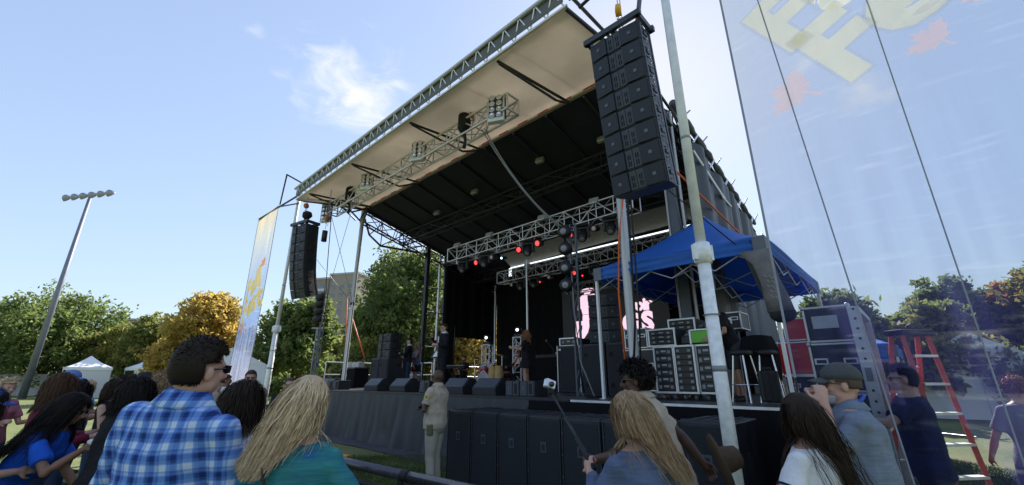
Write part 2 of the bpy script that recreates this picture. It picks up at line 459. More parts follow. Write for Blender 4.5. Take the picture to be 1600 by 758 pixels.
tree('green tree between the ladder and the russet tree', 25.2, 24.5, 7.2, 2.7, LG, n=20000, leaf=.17, seed=15, lobes=16)
tree('low pale green shrub beside the white marquee', 22.5, 18.5, 3.1, 2.5, LM, n=11000, leaf=.12, seed=16, lobes=10, base=.08, cat='shrub')
tree('tall dark tree at the right frame edge behind the walking woman', 31.5, 19.5, 5.7, 2.9, LG, n=18000, leaf=.17, seed=17, lobes=16)
tree('dark green tree left of the big round tree', -60, 50, 9.6, 6, LG, n=12000, leaf=.27, seed=19, lobes=14)
tree('small bright tree glimpsed behind the black side tarps', 10.2, 21, 4.6, 2.4, LM, n=12000, leaf=.16, seed=20, lobes=12)
# a hedge-like mass behind everything
def hedge(label, pts, h, lm, n, seed, name='far_wood', leaf=.3):
    rs = np.random.RandomState(seed); P = []
    for a, b in zip(pts[:-1], pts[1:]):
        k = n // (len(pts) - 1); u = rs.uniform(0, 1, k)
        hh = h * (.75 + .25 * np.sin(u * 17 + seed) * np.sin(u * 7)); 
        P.append(np.stack([a[0] + (b[0] - a[0]) * u + rs.normal(0, .8, k), a[1] + (b[1] - a[1]) * u + rs.normal(0, .8, k), hh * rs.uniform(0, 1, k) ** .8], 1))
    P = np.concatenate(P); m = len(P)
    u = rs.normal(size=(m, 3)); u /= np.linalg.norm(u, axis=1)[:, None]
    v = np.cross(u, rs.normal(size=(m, 3))); v /= np.linalg.norm(v, axis=1)[:, None]
    s = leaf * rs.uniform(.6, 1.3, m)[:, None]
    V = np.stack([P - u * s, P - v * s * .5, P + u * s, P + v * s * .5], 1).reshape(-1, 3)
    me = bpy.data.meshes.new(name); me.from_pydata(V.tolist(), [], np.arange(4 * m).reshape(-1, 4).tolist()); me.materials.append(lm)
    o = bpy.data.objects.new(name, me); C.objects.link(o); return tag(o, label, None, None, 'stuff')
hedge('dense dark undergrowth along the far side of the field on the left', [(-80, 56), (-45, 53), (-10, 42), (4, 38)], 4.0, LG, 26000, 3)
hedge('dense dark undergrowth beyond the field on the right', [(9, 26), (20, 27), (42, 22)], 2.7, LG, 26000, 5, leaf=.22)

# ---------------------------------------------------------------- far buildings
brick = mat('pale brick', (.30, .26, .22), .9, 0, .08, .6)
brick2 = mat('brown brick', (.26, .215, .18), .9, 0, .08, .6)
concrete = mat('concrete band', (.42, .41, .40), .85, 0, .08, .5)
glassm = mat('window glass', (.10, .13, .17), .12, 0, .3, .4, spec=.9)
balm = mat('balcony panel', (.50, .55, .60), .6, 0, .1, .5)
def tower():
    b = empty('apartment_tower', 'tall stepped brick apartment tower between the trees, left of the big stage tree', 'building', (-63, 150, 0), R(-14))
    MB().box((-7, 0, 14.6), (6, 14, 29.2)).build('wall', brick, b)
    MB().box((-1.0, -1.5, 17.3), (6, 14, 34.6)).build('wall', brick2, b)
    MB().box((7.5, 0, 18.0), (11, 16, 36)).build('wall', brick, b)
    MB().box((-7, 0, 29.5), (6.4, 14.4, .6)).build('parapet', concrete, b)
    MB().box((-1, -1.5, 34.9), (6.4, 14.4, .6)).build('parapet', concrete, b)
    MB().box((7.5, 0, 36.3), (11.4, 16.4, .6)).build('parapet', concrete, b)
    wm = MB().box((0, 0, 0), (1, .12, 1)).mesh('window'); wm.materials.append(glassm)
    fm = MB().box((0, 0, 0), (1, .3, 1)).mesh('balcony'); fm.materials.append(balm)
    sm = MB().box((0, 0, 0), (1, .2, .12)).mesh('sill'); sm.materials.append(concrete)
    for k in range(11):
        z = 3.2 + 2.85 * k
        if z < 32.5:
            inst(wm, 'window', b, (-1.4, -8.52, z + .3), scale=(4.1, 1, 1.35)); inst(fm, 'balcony', b, (-1.4, -8.6, z - .85), scale=(4.3, 1, .85))
        if z < 28: inst(wm, 'window', b, (-7.6, -7.02, z), scale=(1.6, 1, 1.3)); inst(sm, 'sill', b, (-7.6, -7.05, z - .75), scale=(1.8, 1, 1))
        for x in (3.7, 7.0, 10.5):
            inst(wm, 'window', b, (x, -8.02, z), scale=(1.5, 1, 1.3)); inst(sm, 'sill', b, (x, -8.05, z - .75), scale=(1.8, 1, 1))
tower()
def low_block():
    b = empty('brick_apartment_block', 'low grey brick apartment block with a stepped roofline above the trees at left', 'building', (-106, 120, 0), R(16))
    for x, wd, h in ((-6, 8, 13.2), (1, 7, 17), (8, 7, 16), (13.5, 5, 13.6)):
        MB().box((x, 0, h / 2), (wd, 12, h)).build('wall', brick2, b); MB().box((x, 0, h + .2), (wd + .3, 12.3, .4)).build('parapet', concrete, b)
    wm = MB().box((0, 0, 0), (2.6, .12, 1.3)).mesh('window'); wm.materials.append(glassm)
    for x in (-6, 1, 8, 13.5):
        for z in (8.2, 11.2, 14.4): 
            if not (z > 12.5 and x in (-6, 13.5)): inst(wm, 'window', b, (x, -6.03, z))
low_block()

# ---------------------------------------------------------------- far tents
tentw = mat('white tent vinyl', (.80, .81, .83), .5, 0, .03, 1)
clearm = mat('grey tent wall', (.62, .64, .68), .5, 0, .05, 1)
def peak_tent(label, x, y, wd, eave, top, rz, group, walls=False):
    o = empty('peaked_tent', label, 'tent', (x, y, 0), rz, group)
    m = MB(); n = 9; hw = wd / 2
    prof = [(1.0, eave), (.78, eave + (top - eave) * .16), (.5, eave + (top - eave) * .4), (.22, eave + (top - eave) * .74), (.03, top)]
    rs = [[Vector((hw * f * x_, hw * f * y_, z)) for x_, y_ in ((-1, -1), (0, -1.0), (1, -1), (1, 0), (1, 1), (0, 1), (-1, 1), (-1, 0))] for f, z in prof]
    m.rings(rs); m.build('roof', tentw, o)
    v = MB()
    for sx, sy, a, b in ((0, -1, wd, .02), (0, 1, wd, .02), (1, 0, .02, wd), (-1, 0, .02, wd)): v.box((sx * hw, sy * hw, eave - .13), (a + .02, b + .02, .26))
    v.build('valance', tentw, o)
    for sx in (-1, 1):
        for sy in (-1, 1): rod(o, (sx * (hw - .04), sy * (hw - .04), 0), (sx * (hw - .04), sy * (hw - .04), eave), .035, alu, 'leg')
    if walls:
        MB().box((0, hw - .05, eave / 2), (wd - .1, .03, eave)).build('side_wall', clearm, o)
        MB().box((hw - .05, 0, eave / 2), (.03, wd - .1, eave)).build('side_wall', clearm, o)
    return o
peak_tent('white high-peaked canopy behind the crowd, the larger one by the floodlight pole', -40.7, 42.0, 3.1, 2.75, 3.80, R(-40), 'white peaked canopies', True)
peak_tent('white high-peaked canopy behind the crowd, the smaller one beside the check shirt man', -36.4, 44.0, 3.1, 2.75, 3.75, R(-35), 'white peaked canopies', True)
def marquee(label, x, y, wd, dp, eave, top, rz):
    o = empty('marquee', label, 'tent', (x, y, 0), rz)
    hw = wd / 2; hd = dp / 2
    MB().add([(-hw, -hd, eave), (hw, -hd, eave), (0, -hd, top), (-hw, hd, eave), (hw, hd, eave), (0, hd, top)], [(0, 2, 5, 3), (2, 1, 4, 5), (0, 1, 2), (3, 5, 4), (0, 3, 4, 1)]).build('roof', tentw, o)
    MB().box((0, -hd + .03, eave / 2), (wd - .1, .03, eave)).build('end_wall', tentw, o)
    MB().box((hw - .05, 0, eave / 2), (.03, dp - .2, eave)).build('side_wall', tentw, o)
    MB().box((-hw + .05, 0, eave / 2), (.03, dp - .2, eave)).build('side_wall', tentw, o)
    for sx in (-1, 1): rod(o, (sx * hw, -hd, 0), (sx * hw, -hd, eave), .04, alu, 'leg')
    rod(o, (0, -hd + .01, 0), (0, -hd + .01, eave), .03, alu, 'leg')
marquee('white gabled frame marquee standing behind the left banner and the officers', -15.2, 24, 3.2, 6, 2.35, 3.15, R(28))
marquee('white marquee far behind the orange ladder', 21.5, 21.0, 4.5, 4, 2.4, 3.7, R(-30))
tag(MB().box((0, 0, 1.1), (46, .08, 2.2)).build('site_fence', mat('pale fence fabric', (.42, .43, .42), .8, 0, .15, .4)), 'pale fabric covered site fence running behind the white canopies', 'fence').location = (-40, 47.5, 0)

# ---------------------------------------------------------------- floodlight pole
def floodlight():
    o = empty('floodlight_mast', 'tall grey sports floodlight mast with six lamps, rising from the crowd at far left', 'floodlight', (-43.9, 40, 0), R(-12))
    MB().tube([(0, 0, 0), (0, 0, 20.1)], [.29, .14], 14).build('pole', mat('galvanised mast', (.22, .23, .28), .55, .5, .1, 3), o, True)
    rod(o, (-3.0, 0, 20.0), (3.0, 0, 20.0), .07, dark_steel, 'crossarm')
    for k in range(6):
        x = -2.9 + 1.16 * k
        M = Euler((R(35), R(0), R(-25))).to_matrix()
        l = MB().lathe([(.1, .45), (.2, .4), (.34, .22), (.42, 0), (.42, -.04)], (0, 0, 0), 14, Euler((R(60), 0, 0)).to_matrix()).build('lamp_head', mat('lamp spun metal', (.30, .31, .34), .4, .5), o, True)
        l.location = (x, -.12, 19.72)
        MB().cyl((0, 0, 0), (0, 0, .28), .03).build('bracket', dark_steel, l).location = (0, .1, .05)
        MB().lathe([(.40, 0), (.30, -.05), (.02, -.06)], (0, 0, -.03), 14, Euler((R(60), 0, 0)).to_matrix()).build('lens', mat('lamp lens', (.65, .66, .66), .2), l, True)
floodlight()
for x, y, h, lb in ((-12.6, 27.5, 4.8, 'thin grey lamp post behind the white marquee'), (-19.5, 43, 6, 'slender lamp post among the far trees')):
    o = empty('lamp_post', lb, 'lamp post', (x, y, 0), 0); rod(o, (0, 0, 0), (0, 0, h), .05, steel, 'pole'); rod(o, (-.35, 0, h), (.35, 0, h - .02), .05, steel, 'arm')
# ---------------------------------------------------------------- the stage
DZ = 1.3
stage = sthing('mobile_stage', 'large mobile concert stage with beige front canopy, dark roof and black curtains', 'stage', 0, 0)
HS = 6.1                               # half width of the roof
# deck
MB().box((-.2, 11.2, DZ - .05), (17.6, 9.1, .1)).build('deck', deckm, stage)
me = MB().box((0, 0, 0), (1.18, 2.38, .012)).mesh('deck_panel'); me.materials.append(deckm)
for i in range(15):
    for j in range(4):
        o = inst(me, 'deck_panel', stage, (-8.35 + 1.2 * i, 7.86 + 2.4 * j, DZ + .006)); 
        if j == 3: o.scale = (1, .5, 1); o.location.y = 14.43
MB().box((6.65, 6.565, DZ - .02), (4.0, .05, .05)).build('deck_edge', mat('bright aluminium edge', (.75, .76, .78), .35, .5, .08, 8), stage)
MB().box((-2.15, 6.59, DZ - .03), (13.5, .06, .07)).build('deck_edge', dark_steel, stage)
def skirt(s0, s1, t, seed, m=skirtm):
    rnd = random.Random(seed); ph = [rnd.uniform(0, 6) for _ in range(5)]
    def f(u, v):
        s = s0 + (s1 - s0) * u; z = .0 + (DZ - .03) * (1 - v)
        a = (.25 + .75 * v)
        d = .085 * math.sin(s * 5.1 + ph[0]) * math.sin(s * 1.7 + ph[1]) + .03 * math.sin(s * 11 + ph[2] + 1.2 * v) + .03 * math.sin(s * 2.3 + ph[3] + 3 * v)
        d += .06 * v * math.sin(s * .9 + 2.3 * v + ph[4])
        return (s, t - .03 - abs(d) * a - .05 * v * v, z)
    return MB().grid(f, int((s1 - s0) * 22), 12).build('skirt', m, stage, True)
skirt(-8.9, -2.5, 6.56, 3); skirt(-2.65, 3.7, 6.53, 4); skirt(3.55, 8.6, 6.56, 5, curt)
# roof
def rz(t): return 8.35 - .25 * (t - 7.4) if t > 7.4 else 8.35 - .4 * (7.4 - t) / 2.42
MB().grid(lambda u, v: (-HS + 2 * HS * u, 7.4 + 7.8 * v, rz(7.4 + 7.8 * v)), 12, 8).build('roof_panel', roofm, stage, solid=.05)
def canopy(u, v):
    t = 4.84 + 2.56 * v; b = (u * 4) % 1
    return (-HS + 2 * HS * u, t, 7.955 + .395 * v + .05 * math.sin(PI * b) * math.sin(PI * v))
MB().grid(canopy, 32, 8).build('canopy', canopym, stage, True, solid=.03)
MB().box((0, 7.40, 8.30), (12.2, .10, .10)).build('hinge_beam', mat('tan rail', (.42, .35, .26), .6, .1), stage)
tm = MB().box((0, 0, 0), (.34, .006, .05)).mesh('reflective_tape'); tm.materials.append(redp)
tm2 = MB().box((0, 0, 0), (.34, .006, .05)).mesh('reflective_tape'); tm2.materials.append(whitep)
for i in range(17):
    inst(tm, 'reflective_tape', stage, (-5.8 + .72 * i, 7.346, 8.30)); inst(tm2, 'reflective_tape', stage, (-5.44 + .72 * i, 7.346, 8.30))
for s in (-4.6, -3.05, -1.5, 0.05, 1.6, 3.15, 4.7):
    MB().tube([Vector(canopy((s + HS)/(2*HS), v/8)) - Vector((0, 0, .004)) for v in range(9)], .007, 5).build('canopy_seam', mat('canopy seam', (.50, .42, .33), .8), stage, True)
# front truss edge of the canopy: two chords and a zig-zag of braces
def fpt(s, k): return (s, 4.86 - .10 * k, 7.96 + .40 * k)
rod(stage, fpt(-HS - .05, 0), fpt(HS + .05, 0), .032, alu, 'chord'); rod(stage, fpt(-HS - .05, 1), fpt(HS + .05, 1), .045, alu_d, 'chord')
nb = 30
for i in range(nb):
    s0 = -HS + 2 * HS * i / nb; s1 = -HS + 2 * HS * (i + 1) / nb
    rod(stage, fpt(s0, 0), fpt((s0 + s1) / 2, 1), .018, alu); rod(stage, fpt((s0 + s1) / 2, 1), fpt(s1, 0), .018, alu)
MB().add([(-HS, 4.80, 8.03), (HS, 4.80, 8.03), (HS, 4.80, 8.42), (-HS, 4.80, 8.42)], [(0, 1, 2, 3)]).build('fascia', mat('grey fascia cloth', (.13, .135, .13), .8), stage, solid=.012)
for s in (-HS, HS):
    rod(stage, (s, 4.9, 7.95), (s, 7.4, 8.32), .04, dark_steel, 'side_rail'); rod(stage, (s, 4.9, 8.38), (s, 7.4, 8.42), .035, dark_steel, 'side_rail')
# dark knee braces under the canopy
for s in (-5.2, -2.05, 1.1, 4.3):
    rod(stage, (s, 4.95, 7.93), (s + .15, 7.35, 8.1), .035, dark_steel, 'canopy_strut'); rod(stage, (s, 5.0, 7.9), (s + .4, 6.4, 7.55), .03, dark_steel, 'canopy_strut')
    rod(stage, (s + .4, 6.4, 7.55), (s + .15, 7.35, 8.1), .03, dark_steel, 'canopy_strut')
# roof beams
bm_ = mat('dark roof beam', (.028, .03, .04), .5, .2, .2, 4)
for i in range(11):
    s = -HS + .2 + i * (2 * HS - .4) / 10
    q = stage
    a = Vector((s, 7.5, rz(7.5) - .09)); b = Vector((s, 15.1, rz(15.1) - .09))
    rod(q, a, b, .045, bm_, 'roof_beam')
for t in (9.4, 11.6, 13.6):
    z = rz(t)
    truss(stage, (-HS, t, z - .38), (HS, t, z - .38), .3, .42, bm_, 1.0, .03, .018)
for s in (-HS, HS):
    truss(stage, (s, 7.5, rz(7.5) - .32), (s, 15.1, rz(15.1) - .32), .25, .5, dark_steel, .8, .035, .018)
# side arch brace at the left leg
for s in (-HS + .05, HS - .05):
    P = [(s, 7.5, 8.0), (s, 7.8, 7.3), (s, 8.35, 6.95), (s, 10.7, 7.1)]
    for a, b in zip(P[:-1], P[1:]): rod(stage, a, b, .045, dark_steel, 'knee_brace')
    for a, b in (((s, 8.35, 6.95), (s, 8.35, 7.95)), ((s, 9.4, 7.0), (s, 9.4, 7.7)), ((s, 8.35, 6.95), (s, 9.4, 7.7)), ((s, 7.8, 7.3), (s, 8.35, 7.95)), ((s, 9.4, 7.0), (s, 10.6, 7.5))): rod(stage, a, b, .022, dark_steel, 'knee_brace')
# legs of the roof
def leg(s, t, z0, z1, r, m, n='post'): return rod(stage, (s, t, z0), (s, t, z1), r, m, n, 14)
leg(-5.78, 7.3, DZ, 8.2, .075, alu_d); leg(5.68, 7.1, DZ, 8.2, .09, alu_d)
rod(stage, (-5.70, 7.27, DZ), (-5.70, 7.27, 4.6), .02, alu, 'post_stay')
for z in (4.35,): MB().lathe([(.09, -.04), (.09, .04)], (-5.78, 7.3, z), 14).build('clamp_collar', black, stage)
for s in (-6.05, 6.1):
    MB().box((s, 10.75, 4.6), (.16, .16, 6.6)).build('post', dark_steel, stage, bevel=.01)
    leg(s, 11.45, DZ, 7.35, .055, alu)
    MB().box((s, 11.8, 4.4), (.1, .16, 6.2)).build('post', dark_steel, stage)
MB().box((6.05, 8.9, 4.6), (.2, .2, 6.6)).build('post', mat('blue-grey steel', (.10, .12, .15), .5, .4), stage, bevel=.015)
for ds in (-.16, .17): leg(6.05 + ds, 8.9, DZ, 7.8, .035, alu_d)
for z in (3.0, 4.5, 5.6): rod(stage, (-6.05, 10.75, z), (-6.05, 11.8, z), .025, dark_steel, 'ladder_rung')
for z in np.arange(1.8, 7.2, .42): rod(stage, (6.05, 8.9, z), (6.15, 10.75, z + .2), .014, steel, 'ladder_rung')
leg(-6.1 + .12, 15.0, DZ, 6.3, .06, alu); leg(-.8, 11.6, DZ, 6.0, .035, alu)
# curtains
def curtain(p0, p1, z0, z1, amp, waves, name='curtain', m=curt, seed=0, nv=10):
    a = Vector((*p0, 0)); b = Vector((*p1, 0)); d = b - a; L = d.length; n = Vector((-d.y, d.x, 0)).normalized()
    rnd = random.Random(seed); ph = [rnd.uniform(0, 6) for _ in range(4)]
    f0 = z1 if callable(z1) else (lambda u: z1)
    def f(u, v):
        x = u * L
        off = amp * (math.sin(x * waves + ph[0] + .4 * math.sin(x * .8)) + .5 * math.sin(x * waves * 2.3 + ph[1] + v) + .6 * math.sin(x * .9 + ph[2] + 2 * v))
        p = a + d * u + n * off
        return (p.x, p.y, z0 + (f0(u) - z0) * (1 - v))
    return MB().grid(f, max(20, int(L * 14)), nv).build(name, m, stage, True)
curtain((-6.0, 15.15), (6.1, 15.15), DZ, 6.35, .05, 6, seed=1)
curtain((-6.05, 11.85), (-6.05, 12.55), DZ, 7.2, .04, 9, seed=2)
curtain((-6.05, 12.5), (-6.05, 15.15), 3.5, lambda u: 7.05 - .65 * u, .04, 8, seed=3)
curtain((-6.05, 14.6), (-6.05, 15.15), DZ, 3.52, .03, 9, seed=4)
curtain((6.02, 10.9), (6.02, 15.1), DZ, lambda u: 7.3 - 1.0 * u, .04, 7, seed=5)
tarp = mat('grey-black tarpaulin', (.052, .057, .067), .5, 0, .25, 1.5, .25, 18, stretch=(1, 1, .3))
curtain((6.32, 8.95), (6.32, 12.2), 2.9, lambda u: 7.65 - .8 * u, .07, 4.2, 'side_tarp', tarp, 6, 14)
curtain((6.30, 12.1), (6.32, 15.2), DZ, lambda u: 6.9 - .75 * u, .07, 4.6, 'side_tarp', tarp, 7, 14)
for t0, t1, r_ in ((9, 11, .09), (11, 13.1, .08), (13.1, 15.1, .07)):   # rolled tarp along the roof edge
    rp = [(6.28, t0 + (t1 - t0) * k / 10, rz(t0 + (t1 - t0) * k / 10) + .14 + .03 * math.sin(k * 2.1)) for k in range(11)]
    MB().tube(rp, [r_ * (1 + .3 * math.sin(k * 1.7)) for k in range(11)], 8).build('rolled_tarp', tarp, stage, True)
for t in (9.5, 10.6, 11.6, 12.7, 13.8, 14.8):
    rod(stage, (6.35, t, rz(t) + .1), (6.4, t + .35, rz(t) + .42), .02, steel, 'roof_latch'); rod(stage, (6.35, t + .35, rz(t) - .5), (6.35, t + .8, rz(t) - .1), .03, alu, 'roof_latch')
rod(stage, (6.4, 9.6, 6.95), (6.4, 11.6, 6.3), .04, alu, 'side_rail'); rod(stage, (6.4, 11.4, 6.32), (6.4, 12.1, 6.25), .03, alu, 'side_rail')
# liner over the rear trusses; glowing strips stand in for daylight between roof skins
MB().add([(-2.9, 12.95, 6.35), (5.9, 12.95, 6.5), (5.9, 12.25, 6.95), (-2.9, 12.25, 6.75)], [(0, 1, 2, 3)]).build('ceiling_liner', mat('off-white ceiling liner', (.30, .29, .27), .8), stage, solid=.01)
MB().box((1.5, 12.93, 6.30), (8.8, .04, .045)).build('daylight_glow_strip', mat('emissive daylight strip', (.8, .85, .9), .5, emit=(.85, .93, 1.0), es=.5), stage)
MB().box((-2.9, 12.9, 6.1), (.12, .06, .35)).build('daylight_glow_strip', MATS['emissive daylight strip'], stage)
# left wing railing
def railing(label, pts, z0, h, group):
    o = sthing('guard_railing', label, 'railing', pts[0][0], pts[0][1], z0, 0, group)
    p = [Vector((a - pts[0][0], b - pts[0][1], 0)) for a, b in pts]
    for a, b in zip(p[:-1], p[1:]):
        for z in (h, h * .52): rod(o, a + Vector((0, 0, z)), b + Vector((0, 0, z)), .022, alu, 'rail')
        n = max(1, round((b - a).length / 1.2))
        for k in range(n + 1):
            q = a.lerp(b, k / n); rod(o, q, q + Vector((0, 0, h)), .022, alu, 'post')
railing('aluminium guard railing along the back of the left stage wing', [(-9, 8.0), (-9, 11.5), (-6.3, 11.5)], DZ, 1.05, 'guard railings')
railing('aluminium guard railing by the seated keyboard player in the side opening', [(-5.8, 12.6), (-5.8, 14.6)], DZ, .9, 'guard railings')

# ---------------------------------------------------------------- outer poles, outriggers, banners
def outer_pole(label, s, t, z0, z1, r0, r1, zc):
    o = sthing('wing_pole', label, 'pole', s, t, 0)
    MB().cyl((0, 0, z0), (0, 0, zc), r0, 20).build('lower_tube', polem, o, True)
    MB().cyl((0, 0, zc - .02), (0, 0, z1), r1, 20).build('upper_tube', mat('upper silver tube', (.72, .73, .74), .5, .1, .10, 8, .1, 60), o, True)
    MB().cyl((0, 0, zc - 1.32), (0, 0, zc - 1.26), r0 + .002, 20).build('tape_wrap', mat('grey tape', (.25, .26, .27), .6), o, True)
    MB().cyl((0, 0, zc + 1.5), (0, 0, zc + 1.54), r1 + .002, 20).build('tape_wrap', MATS['grey tape'], o, True)
    MB().lathe([(r0 + .004, -.13), (r0 + .022, -.13), (r0 + .022, .11), (r1 + .002, .11)], (0, 0, zc), 20).build('collar', polem, o, True)
    for a in (.9, 2.6, 4.2): MB().box((math.cos(a) * (r0 + .03), math.sin(a) * (r0 + .03), zc), (.05, .05, .18), (0, 0, a)).build('collar_lug', polem, o)
    MB().tube([(math.cos(a) * (r0 + .012), math.sin(a) * (r0 + .012), zc - .72) for a in np.linspace(0, 6.28, 18)], .008, 5).build('hose_clamp', steel, o)
    MB().box((0, 0, .01), (.4, .4, .02)).build('base_plate', steel, o)
    return o
outer_pole('thick mottled silver pole standing in the right foreground in front of the blue tent', 7.8, 4.91, 0, 8.6, .070, .058, 3.05)
outer_pole('silver pole holding up the left front corner of the canopy', -6.48, 5.05, 0, 8.1, .085, .06, 3.3)
def outrigger(label, sgn):
    o = sthing('banner_outrigger', label, 'outrigger', sgn * HS, 5.0, 0, 0)
    q = lambda ds, t, z: (sgn * ds, t - 5.0, z)
    rod(o, q(0, 5, 8.25), q(5.0, 5, 8.55), .035, dark_steel, 'boom'); rod(o, q(.2, 5, 7.9), q(2.4, 5, 8.4), .03, dark_steel, 'boom')
    if sgn < 0:
        rod(o, q(-.1, 6.5, 8.2), q(-.3, 4.3, 8.65), .03, dark_steel, 'stay'); rod(o, q(-.3, 4.3, 8.65), q(2.37, 5, 8.5), .03, dark_steel, 'stay')
        for a, b in (((.0, 5.05, 8.1), (-1.4, 6.9, 7.9)), ((-1.4, 6.9, 7.9), (-.1, 7.3, 7.8)), ((0, 5.1, 7.95), (-1.2, 6.2, 7.75)), ((-.6, 6.0, 8.1), (.3, 7.3, 7.9)), ((-.2, 5.0, 8.1), (-.6, 7.3, 8.1)), ((-1.2, 6.2, 7.75), (-.2, 7.3, 7.7)), ((-.8, 5.7, 7.8), (-.8, 5.7, 7.45))):
            rod(o, q(*a), q(*b), .032, dark_steel, 'stay')
    else:
        rod(o, q(0, 5, 8.5), q(3.0, 5.2, 8.9), .06, MATS['tan rail'], 'stay')
outrigger('dark tubular outrigger frame off the left front corner of the canopy, holding the narrow banner', -1)
outrigger('outrigger boom running from the right front corner of the canopy above the speaker array', 1)

def banner_mat(name, glass, veil, low=((.50, .44, .55), (.42, .45, .62), (.16, .27, .55))):
    m = bpy.data.materials.new(name); m.use_nodes = True
    t = m.node_tree; t.nodes.remove(t.nodes['Principled BSDF'])
    L = t.links.new; n = t.nodes.new
    tc = n('ShaderNodeTexCoord'); sep = n('ShaderNodeSeparateXYZ'); L(tc.outputs['Object'], sep.inputs[0])
    r = n('ShaderNodeValToRGB'); e = r.color_ramp.elements
    mr = n('ShaderNodeMapRange'); mr.inputs['From Min'].default_value = .3; mr.inputs['From Max'].default_value = 8.5; L(sep.outputs['Z'], mr.inputs['Value'])
    e[0].position = 0; e[0].color = (*low[0], 1); e[1].position = 1; e[1].color = (.80, .62, .28, 1)
    for p, c in ((.22, low[1]), (.42, low[2]), (.68, (.38, .46, .58)), (.86, (.62, .62, .48))):
        k = e.new(p); k.color = (*c, 1)
    L(mr.outputs[0], r.inputs[0])
    # printed hatch of pale strokes
    mp = n('ShaderNodeMapping'); mp.inputs['Scale'].default_value = (1.2, 1, 9); mp.inputs['Rotation'].default_value = (0, R(-28), 0); L(tc.outputs['Object'], mp.inputs[0])
    nz = n('ShaderNodeTexNoise'); nz.inputs['Scale'].default_value = 1.6; nz.inputs['Detail'].default_value = 7; L(mp.outputs[0], nz.inputs[0])
    st = n('ShaderNodeMapRange'); st.inputs['From Min'].default_value = .55; st.inputs['From Max'].default_value = .75; st.inputs['To Max'].default_value = .5; L(nz.outputs[0], st.inputs[0])
    mx = n('ShaderNodeMix'); mx.data_type = 'RGBA'; L(st.outputs[0], mx.inputs['Factor']); L(r.outputs[0], mx.inputs['A']); mx.inputs['B'].default_value = (.75, .8, .85, 1)
    dif = n('ShaderNodeBsdfDiffuse'); tl = n('ShaderNodeBsdfTranslucent'); L(mx.outputs['Result'], dif.inputs[0]); L(mx.outputs['Result'], tl.inputs[0])
    m1 = n('ShaderNodeMixShader'); m1.inputs[0].default_value = .5; L(dif.outputs[0], m1.inputs[1]); L(tl.outputs[0], m1.inputs[2])
    tp = n('ShaderNodeBsdfTransparent'); tp.inputs[0].default_value = (*glass, 1)
    m2 = n('ShaderNodeMixShader'); L(tp.outputs[0], m2.inputs[1]); L(m1.outputs[0], m2.inputs[2])
    # lighter streaks of folds painted into the veil as stretched vertical noise
    mp3 = n('ShaderNodeMapping'); mp3.inputs['Scale'].default_value = (3.2, 1, .22); mp3.inputs['Rotation'].default_value = (0, R(4), 0); L(tc.outputs['Object'], mp3.inputs[0])
    n3 = n('ShaderNodeTexNoise'); n3.inputs['Scale'].default_value = 2.2; n3.inputs['Detail'].default_value = 5; L(mp3.outputs[0], n3.inputs[0])
    r3 = n('ShaderNodeMapRange'); r3.inputs['From Min'].default_value = .38; r3.inputs['From Max'].default_value = .72; r3.inputs['To Min'].default_value = veil * .7; r3.inputs['To Max'].default_value = min(.95, veil * 1.9); L(n3.outputs[0], r3.inputs[0]); L(r3.outputs[0], m2.inputs[0])
    L(m2.outputs[0], t.nodes['Material Output'].inputs[0])
    return m
def ink_mat(name, col, veil):
    m = bpy.data.materials.new(name); m.use_nodes = True
    t = m.node_tree; t.nodes.remove(t.nodes['Principled BSDF']); L = t.links.new; n = t.nodes.new
    dif = n('ShaderNodeBsdfDiffuse'); tl = n('ShaderNodeBsdfTranslucent'); dif.inputs[0].default_value = (*col, 1); tl.inputs[0].default_value = (*col, 1)
    m1 = n('ShaderNodeMixShader'); m1.inputs[0].default_value = .6; L(dif.outputs[0], m1.inputs[1]); L(tl.outputs[0], m1.inputs[2])
    tp = n('ShaderNodeBsdfTransparent'); tp.inputs[0].default_value = (.95, .95, .95, 1)
    m2 = n('ShaderNodeMixShader'); m2.inputs[0].default_value = veil; L(tp.outputs[0], m2.inputs[1]); L(m1.outputs[0], m2.inputs[2])
    L(m2.outputs[0], t.nodes['Material Output'].inputs[0]); return m
ban_r = banner_mat('right banner mesh', (.62, .655, .69), .16, ((.06, .06, .22), (.08, .09, .30), (.22, .28, .42)))
ban_l = banner_mat('left banner mesh', (.62, .66, .76), .62)
ink_y = ink_mat('printed yellow', (.90, .84, .60), .55); ink_w = ink_mat('printed pale outline', (.45, .50, .56), .30); ink_p = ink_mat('printed maple pink', (.82, .52, .45), .40)
ink_y2 = ink_mat('printed yellow left', (.85, .62, .12), .85); ink_o2 = ink_mat('printed orange left', (.85, .30, .06), .75)
def leafpoly(sz, a=0):
    half = [(0, 1.0), (.13, .62), (.30, .74), (.27, .36), (.62, .62), (.66, .42), (.98, .38), (.72, .12), (.78, -.02), (.40, -.28), (.46, -.44), (.06, -.40), (.05, -.95)]
    pts = half + [(-x, y) for x, y in half[::-1] if x > 0]
    ca, sa = math.cos(.5), math.sin(.5)
    return [((x * ca - y * sa) * sz, (x * sa + y * ca) * sz) for x, y in pts]
